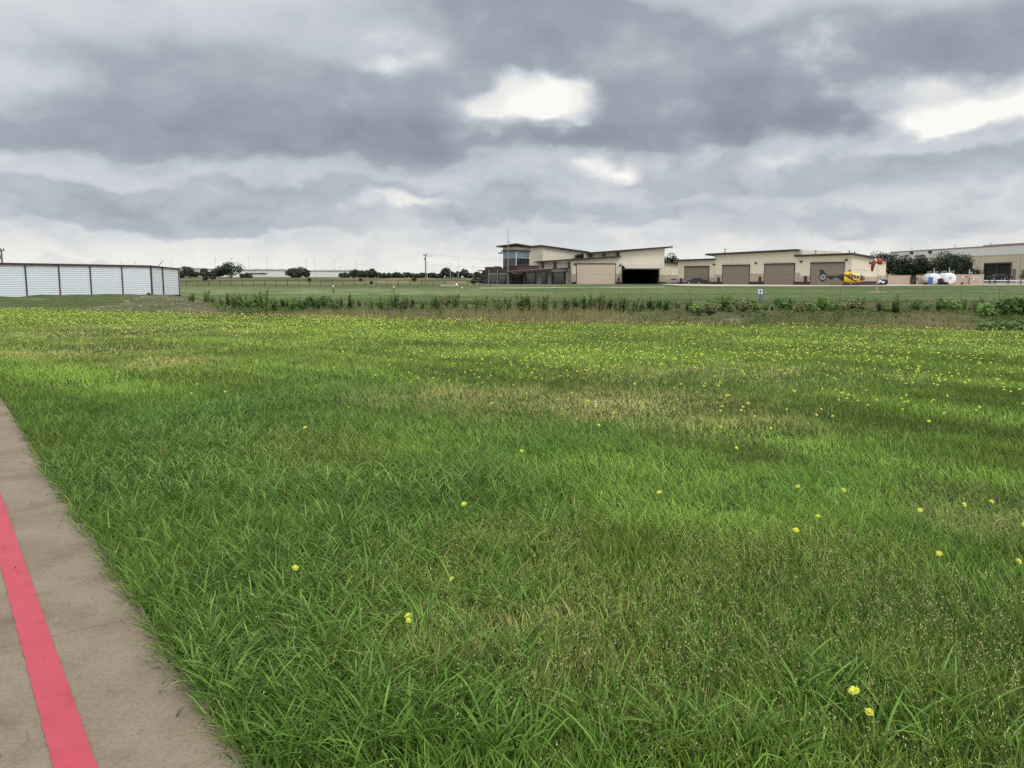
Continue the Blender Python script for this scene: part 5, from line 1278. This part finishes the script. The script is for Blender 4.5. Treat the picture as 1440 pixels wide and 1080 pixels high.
# weeds: prototypes, then copies
def weed_proto(kind, seed):
    rnd = random.Random(seed); root = thing('leafy_weed', (0, -60-seed, 0), None, 'weed'); o = root.location
    lf = MB(); st = MB()
    if kind == 'tall':                       # upright leafy stems, 1 m
        for k in range(9):
            a = rnd.uniform(0, 6.3); r = rnd.uniform(0, .30); b = o+Vector((math.cos(a)*r, math.sin(a)*r, 0)); h = rnd.uniform(.55, 1.0); tp = b+Vector((math.cos(a)*rnd.uniform(0, .22), math.sin(a)*rnd.uniform(0, .22), h))
            st.tube([b, (b+tp)/2+Vector((rnd.uniform(-.03, .03), 0, 0)), tp], [.012, .009, .004], 5)
            for j in range(44):
                t = rnd.uniform(.12, 1); p = b*(1-t)+tp*t; an = rnd.uniform(0, 6.3); d = Vector((math.cos(an), math.sin(an), rnd.uniform(-.1, .8))).normalized(); L_ = rnd.uniform(.13, .26)*(1.15-.6*t); s = d.cross(Vector((0, 0, 1))).normalized()*L_*.30
                lf.add([p, p+d*L_*.5+s, p+d*L_+Vector((0, 0, -.02)), p+d*L_*.5-s], [(0, 1, 2, 3)])
    else:                                    # rounded bushy weed
        cl = [((o.x+rnd.uniform(-.3, .3), o.y+rnd.uniform(-.3, .3), rnd.uniform(.3, .72)), rnd.uniform(.2, .34)) for _ in range(9)]
        crown_mesh(lf, cl, 520, .13, rnd, .85)
        for c, r in cl: st.tube([o, (o+Vector(c))/2+Vector((.03, 0, .05)), c], [.018, .012, .005], 5)
    st.build('stem', 'weedstem', root); lf.build('foliage', 'weed', root)
    return root
def set_mat(root, m):
    for ch in root.children:
        if ch.name.startswith('foliage'): ch.data = ch.data.copy(); ch.data.materials.clear(); ch.data.materials.append(M[m])
protos = {}; first = {}
for kd in ('tall', 'round'):
    for i in range(3):
        for mt_ in ('weed', 'weeddark', 'weedolive'):
            protos[(kd, i, mt_)] = None
def get_weed(kd, i, mt_):
    key = (kd, i, mt_)
    if protos[key] is None:
        r = weed_proto(kd, i*7+(3 if kd == 'tall' else 40)+{'weed': 0, 'weeddark': 1, 'weedolive': 2}[mt_]*90)
        for ch in r.children:
            if ch.name.startswith('foliage'): ch.data.materials.clear(); ch.data.materials.append(M[mt_])
        protos[key] = r; return r
    return copytree(protos[key])
def weed(px, ytop, D, kd, mt_, lab, wk=1., rnd=random.Random(9)):
    x = xat(px, D); z = tz(x, D); h = max(.3, (zat(ytop, D)-z)*(rnd.uniform(.70, 1.22) if 'stretch' in lab else 1.10)); r = get_weed(kd, rnd.randrange(3), mt_)
    r.location = (x, D, z-.03); r.rotation_euler = (0, 0, rnd.uniform(0, 6.3)); k = (h if kd == 'tall' else h/.95); s = k*wk; r.scale = (s, s, k)
    r['label'] = lab; r['group'] = 'weeds along the ditch'; return r
rw = random.Random(31)
Lm = 'leafy green weed in the middle stretch of the ditch below the hangars'
Ll = 'leafy green weed in the left stretch of the ditch right of the white shed'
for px, yt in ((673, 411), (700, 410.5), (716, 416), (732, 412), (745, 413.5), (763, 411.5), (780, 417), (798, 412), (812, 416), (827, 412), (838, 416), (846, 411.5), (857, 414), (872, 417), (891, 412.5), (903, 417), (916, 410.5), (926, 417), (936, 412), (955, 418), (970, 420)):
    weed(px, yt, rw.uniform(60, 68), 'tall', rw.choice(('weed', 'weed', 'weeddark', 'weedolive')), Lm, rw.uniform(.85, 1.25))
for px, yt in ((268, 408.5), (288, 408), (297, 412), (310, 408.5), (320, 409), (328, 414), (335, 405.5), (342, 412), (349, 409), (358, 411), (365, 417), (370, 406.5), (384, 415), (396, 412), (405, 415), (410, 412), (418, 414), (425, 411), (433, 413), (440, 411.5), (448, 413), (455, 416), (462, 412.5), (478, 418), (490, 415), (505, 416), (522, 411), (538, 416), (555, 412.5), (567, 412), (580, 408), (595, 414), (613, 411.5), (628, 416), (640, 413), (655, 416)):
    weed(px, yt, rw.uniform(62, 72), rw.choice(('tall', 'tall', 'tall', 'tall', 'round')), rw.choice(('weed', 'weeddark', 'weedolive', 'weed')), Ll, rw.uniform(.55, 1.05))
for px, yt, D, kd, mt_, lab, wk in ((1013, 414, 62, 'round', 'weed', 'round bright green bush on the ditch bank left of the fence sign', 1.15), (1047, 420, 62, 'round', 'weedolive', 'low olive bush on the ditch bank just left of the fence sign', 1.5), (1062, 420, 63, 'round', 'weed', 'low green bush right under the fence sign', 1.3),
    (1098, 419, 62, 'round', 'weeddark', 'darker round bush right of the fence sign', 1.1), (1110, 413, 63, 'tall', 'weed', 'tall leafy bush rising out of the darker round bush right of the fence sign', .9), (1131, 422, 60, 'round', 'weedolive', 'low olive bush between the sign bushes and the helicopter bush', 1.4), (1160, 416, 62, 'round', 'weed', 'round green bush below the tail of the helicopter', 1.1), (1183, 423, 62, 'round', 'weedolive', 'low olive bush under the yellow helicopter', 1.5),
    (1215, 418, 62, 'tall', 'weed', 'leafy green bush below the nose of the helicopter', 1.0), (1205, 422, 62, 'round', 'weedolive', 'low olive bush at the foot of the bush below the helicopter nose', 1.3), (1240, 421, 62, 'tall', 'weedolive', 'thin olive weed below the windsock pole', .9), (1262, 416, 58, 'tall', 'weeddark', 'dark upright bush standing alone right of the windsock', .85), (1291, 422, 60, 'round', 'weeddark', 'small dark weed on the tan grass bank below the gate', .8),
    (1321, 417, 62, 'tall', 'weed', 'tall loose weed below the white fuel tanks', .8), (1336, 421, 61, 'round', 'weed', 'low green bush below the white fuel tanks', 1.6), (1357, 420, 62, 'tall', 'weed', 'tall loose weed below the masonry wall', .9), (1379, 418, 58, 'tall', 'weedolive', 'tall olive weed left of the big dark bush at the right edge', .9), (1394, 425, 54, 'round', 'weed', 'rounded green bush left of the big dark bush at the right edge', 1.5), (1408, 424, 54, 'round', 'weeddark', 'dark round bush joined to the left of the big dark bush', 1.2),
    (1421, 412.5, 54, 'tall', 'weeddark', 'biggest dark leafy bush near the right edge of the photo', .85), (1439, 418, 54, 'round', 'weeddark', 'dark bush cut off by the right edge of the photo', 1.2), (1400, 450, 33, 'round', 'weeddark', 'low spreading bush at the meadow edge, left of a pair on the right side', 2.0), (1432, 449, 32.5, 'round', 'weeddark', 'low spreading bush at the meadow edge, at the right edge of the photo', 2.0), (209, 418, 66, 'round', 'weed', 'low green clump on the bank below the white shed', 1.6), (470, 421, 60, 'round', 'weeddark', 'dark clump low in the left ditch', .8)):
    weed(px, yt, D, kd, mt_, lab, wk)
Lr = 'low green weed in the right stretch of the ditch between the named bushes'
for px in (985, 998, 1028, 1078, 1087, 1120, 1145, 1172, 1228, 1248, 1276, 1306, 1346, 1368):
    weed(px, rw.uniform(422, 427), rw.uniform(56, 64), rw.choice(('tall', 'round')), rw.choice(('weedolive', 'weed')), Lr, rw.uniform(.9, 1.4))
# ------------------------------------------------------------------ sky + light
SUN_EL, SUN_AZ = math.radians(52), math.radians(128)     # azimuth clockwise from +Y (view direction): behind to the right
def build_sky():
    w = bpy.data.worlds.new('World'); sc.world = w; w.use_nodes = True
    nt = w.node_tree; N = nt.nodes; L = nt.links; N.clear()
    out = N.new('ShaderNodeOutputWorld'); bg = N.new('ShaderNodeBackground'); L.new(bg.outputs[0], out.inputs[0])
    STR = .1; bg.inputs[1].default_value = STR
    sky = N.new('ShaderNodeTexSky'); sky.sky_type = 'NISHITA'; sky.sun_disc = False; sky.sun_elevation = SUN_EL; sky.sun_rotation = SUN_AZ
    tc = N.new('ShaderNodeTexCoord'); dr = tc.outputs['Generated']
    def vm(op, a, b=None, c=None):
        n = N.new('ShaderNodeVectorMath'); n.operation = op
        for i, v in enumerate((a, b, c)):
            if v is None: continue
            if hasattr(v, 'is_linked'): L.new(v, n.inputs[i])
            else: n.inputs[i].default_value = v
        return n.outputs['Value'] if op in ('DOT_PRODUCT', 'LENGTH') else n.outputs[0]
    def mt(op, a, b=None, c=None, clamp=False):
        n = N.new('ShaderNodeMath'); n.operation = op; n.use_clamp = clamp
        for i, v in enumerate((a, b, c)):
            if v is None: continue
            if hasattr(v, 'is_linked'): L.new(v, n.inputs[i])
            else: n.inputs[i].default_value = v
        return n.outputs[0]
    def noi(vec, s, d, r=.55, out='Fac', dist=0):
        n = N.new('ShaderNodeTexNoise'); n.inputs['Scale'].default_value = s; n.inputs['Detail'].default_value = d; n.inputs['Roughness'].default_value = r
        n.inputs['Distortion'].default_value = dist
        L.new(vec, n.inputs['Vector']); return n.outputs[out]
    def rng(v, a, b, c, d, smooth=True):
        n = N.new('ShaderNodeMapRange'); n.interpolation_type = 'SMOOTHSTEP' if smooth else 'LINEAR'
        L.new(v, n.inputs[0])
        for i, q in enumerate((a, b, c, d)): n.inputs[i+1].default_value = q
        return n.outputs[0]
    sep = N.new('ShaderNodeSeparateXYZ'); L.new(dr, sep.inputs[0]); Z = sep.outputs['Z']; Y = sep.outputs['Y']
    # cloud deck coordinates: the direction projected on a flat layer overhead
    zi = mt('DIVIDE', 1.0, mt('ADD', mt('MAXIMUM', Z, 0.0), .55))
    pv = vm('SCALE', dr); L.new(zi, pv.node.inputs['Scale'])
    wn = vm('SUBTRACT', noi(pv, 3.4, 3, .5, 'Color'), (.5, .5, .5))
    wn2 = vm('SUBTRACT', noi(pv, 12.0, 4, .55, 'Color'), (.5, .5, .5))
    wd = vm('MULTIPLY_ADD', wn2, (.05, .02, .034), vm('MULTIPLY_ADD', wn, (.16, .03, .085), dr))
    def layer(lst, s0=0.0):
        s = None
        for px, py, rx, ry, a in lst:
            c = Vector(ray(px, py)).normalized()
            d = vm('MULTIPLY', vm('SUBTRACT', wd, tuple(c)), (F/rx, 1.0, F/ry))
            s = mt('MULTIPLY_ADD', mt('POWER', .45, vm('DOT_PRODUCT', d, d)), a, s0 if s is None else s)
        return s
    DARK = [(400, 135, 350, 70, 1.), (520, 205, 170, 26, .7), (250, 110, 200, 50, .5), (70, 185, 150, 24, .6), (730, 30, 150, 34, .8), (690, 95, 60, 28, .5),
            (1010, 115, 270, 70, 1.), (970, 185, 190, 14, .6), (1330, 72, 210, 44, 1.), (812, 182, 36, 13, .7), (880, 45, 160, 40, .6), (1180, 145, 90, 30, .4),
            (45, 108, 100, 28, -.7), (20, 20, 130, 26, -.3), (1040, 12, 90, 18, -.35), (768, 135, 85, 46, -.9), (590, 92, 70, 20, -.7), (650, 150, 40, 24, -.3), (1290, 150, 80, 30, -.5), (520, 60, 70, 16, -.2)]
    MID = [(260, 288, 190, 22, 1.), (110, 262, 150, 18, .8), (330, 318, 140, 12, .9), (260, 325, 60, 8, .5), (640, 300, 80, 16, .9), (480, 262, 160, 14, .9), (740, 268, 70, 30, .9), (985, 262, 110, 18, .8), (1250, 240, 180, 22, .8), (1150, 300, 220, 14, .6), (880, 298, 140, 12, .7),
           (1370, 208, 150, 12, .8), (60, 305, 110, 14, .5), (1300, 318, 180, 10, .5), (680, 225, 50, 16, .6), (1000, 225, 60, 14, .5)]
    BASE = [(470, 192, 210, 26, -.06), (970, 180, 210, 22, -.075), (1010, 120, 170, 50, -.04), (720, 20, 160, 22, -.03), (1340, 100, 160, 30, -.03), (300, 60, 260, 40, .05), (880, 80, 90, 26, .05), (200, 130, 120, 24, .03), (620, 50, 120, 24, .06), (1330, 20, 160, 20, .03)]
    WHITE = [(740, 128, 62, 22, .8), (790, 136, 56, 32, 1.), (700, 150, 40, 12, .6), (690, 190, 40, 14, .3), (590, 95, 44, 16, .6), (520, 70, 60, 12, .3), (1285, 138, 66, 28, .95), (1312, 164, 40, 14, .7), (1425, 140, 55, 22, .8), (842, 238, 34, 18, .7), (905, 242, 28, 16, .65), (1100, 224, 44, 13, .6), (548, 278, 60, 10, .75), (1050, 330, 60, 10, .4), (640, 260, 40, 10, .3), (150, 220, 190, 11, .35), (625, 212, 36, 13, .35), (848, 160, 16, 7, .4)]
    nA = mt('SUBTRACT', noi(vm('MULTIPLY_ADD', wn2, (.10, .10, .10), pv), 5.2, 6, .47), .5)
    nB = mt('SUBTRACT', noi(vm('MULTIPLY_ADD', wn, (.14, .14, .14), pv), 14., 5, .52), .5)
    bil = mt('SUBTRACT', mt('ABSOLUTE', nB), .12)
    fade = rng(Z, -.01, .08, .5, 1)
    def edge(s, k1, k2, lo, hi, a):
        t = mt('ADD', s, mt('ADD', mt('MULTIPLY', nA, k1), mt('MULTIPLY_ADD', nB, k1*.38, mt('MULTIPLY', bil, k2))))
        return rng(t, lo, hi, 0, a)
    v = rng(Z, .005, .075, .945, .835)
    v = mt('ADD', v, mt('MULTIPLY', mt('MULTIPLY_ADD', nA, .50, mt('MULTIPLY', nB, .16)), fade))
    mm = edge(layer(MID), 3.0, -.3, .30, 1.0, .15)
    v = mt('SUBTRACT', v, mm)
    md = edge(layer(DARK), 2.2, -.3, .06, .98, 1.0)
    dk = mt('MULTIPLY_ADD', nA, .42, mt('MULTIPLY_ADD', nB, .13, layer(BASE, .60)))
    v = mt('MULTIPLY_ADD', md, mt('SUBTRACT', dk, v), v)
    v = mt('ADD', v, edge(layer(WHITE), 1.5, .8, .08, 1.0, .26))
    n3 = noi(vm('MULTIPLY', dr, (1, 1, 2.2)), 2.3, 4)
    hi = rng(Z, .30, .55, 0, 1)
    v = mt('ADD', v, mt('MULTIPLY', mt('MULTIPLY_ADD', n3, .5, -.25), hi))
    r = N.new('ShaderNodeValToRGB'); L.new(v, r.inputs[0]); e = r.color_ramp.elements
    def lin(c): return tuple((x/255/12.92 if x < 10 else ((x/255+.055)/1.055)**2.4) for x in c)+(1,)
    stops = [(.40, (122, 130, 138)), (.52, (144, 153, 162)), (.62, (163, 171, 180)), (.72, (188, 194, 202)), (.82, (210, 214, 219)), (.92, (236, 236, 232)), (1., (255, 254, 250))]
    e[0].position, e[0].color = stops[0][0], lin(stops[0][1]); e[1].position, e[1].color = stops[-1][0], lin(stops[-1][1])
    for p, c in stops[1:-1]: k = e.new(p); k.color = lin(c)
    # overcast sky: the zenith and the side the sun is on are brighter than the horizon ahead
    zen = rng(Z, .34, .80, 1.0, ZEN); back = rng(Y, .25, -.55, 1.0, BACK)
    g = mt('MULTIPLY', mt('MULTIPLY', zen, back), 1.0/STR)
    cl = vm('SCALE', r.outputs[0]); L.new(g, cl.node.inputs['Scale'])
    mix = N.new('ShaderNodeMix'); mix.data_type = 'RGBA'; mix.inputs[0].default_value = .94
    L.new(sky.outputs[0], mix.inputs[6]); L.new(cl, mix.inputs[7]); L.new(mix.outputs[2], bg.inputs[0])
    w.cycles.sampling_method = 'MANUAL'; w.cycles.sample_map_resolution = 512
    s = bpy.data.lights.new('sun', 'SUN'); s.energy = SUN_E; s.angle = math.radians(14); s.color = (1, .96, .90)
    so = bpy.data.objects.new('sun', s); COL.objects.link(so)
    d = Vector((math.sin(SUN_AZ)*math.cos(SUN_EL), math.cos(SUN_AZ)*math.cos(SUN_EL), math.sin(SUN_EL)))
    so.rotation_euler = d.to_track_quat('Z', 'Y').to_euler(); so.location = (0, 0, 40)
ZEN, BACK, SUN_E = 1.9, 1.5, 1.3
build_sky()
sc.view_settings.view_transform = 'Standard'; sc.view_settings.look = 'None'; sc.view_settings.exposure = 0; sc.view_settings.gamma = 1

sc.cycles.use_denoising = False; sc.cycles.use_adaptive_sampling = False
sc.cycles.max_bounces = 6; sc.cycles.diffuse_bounces = 3; sc.cycles.transmission_bounces = 3; sc.cycles.glossy_bounces = 2; sc.cycles.transparent_max_bounces = 4
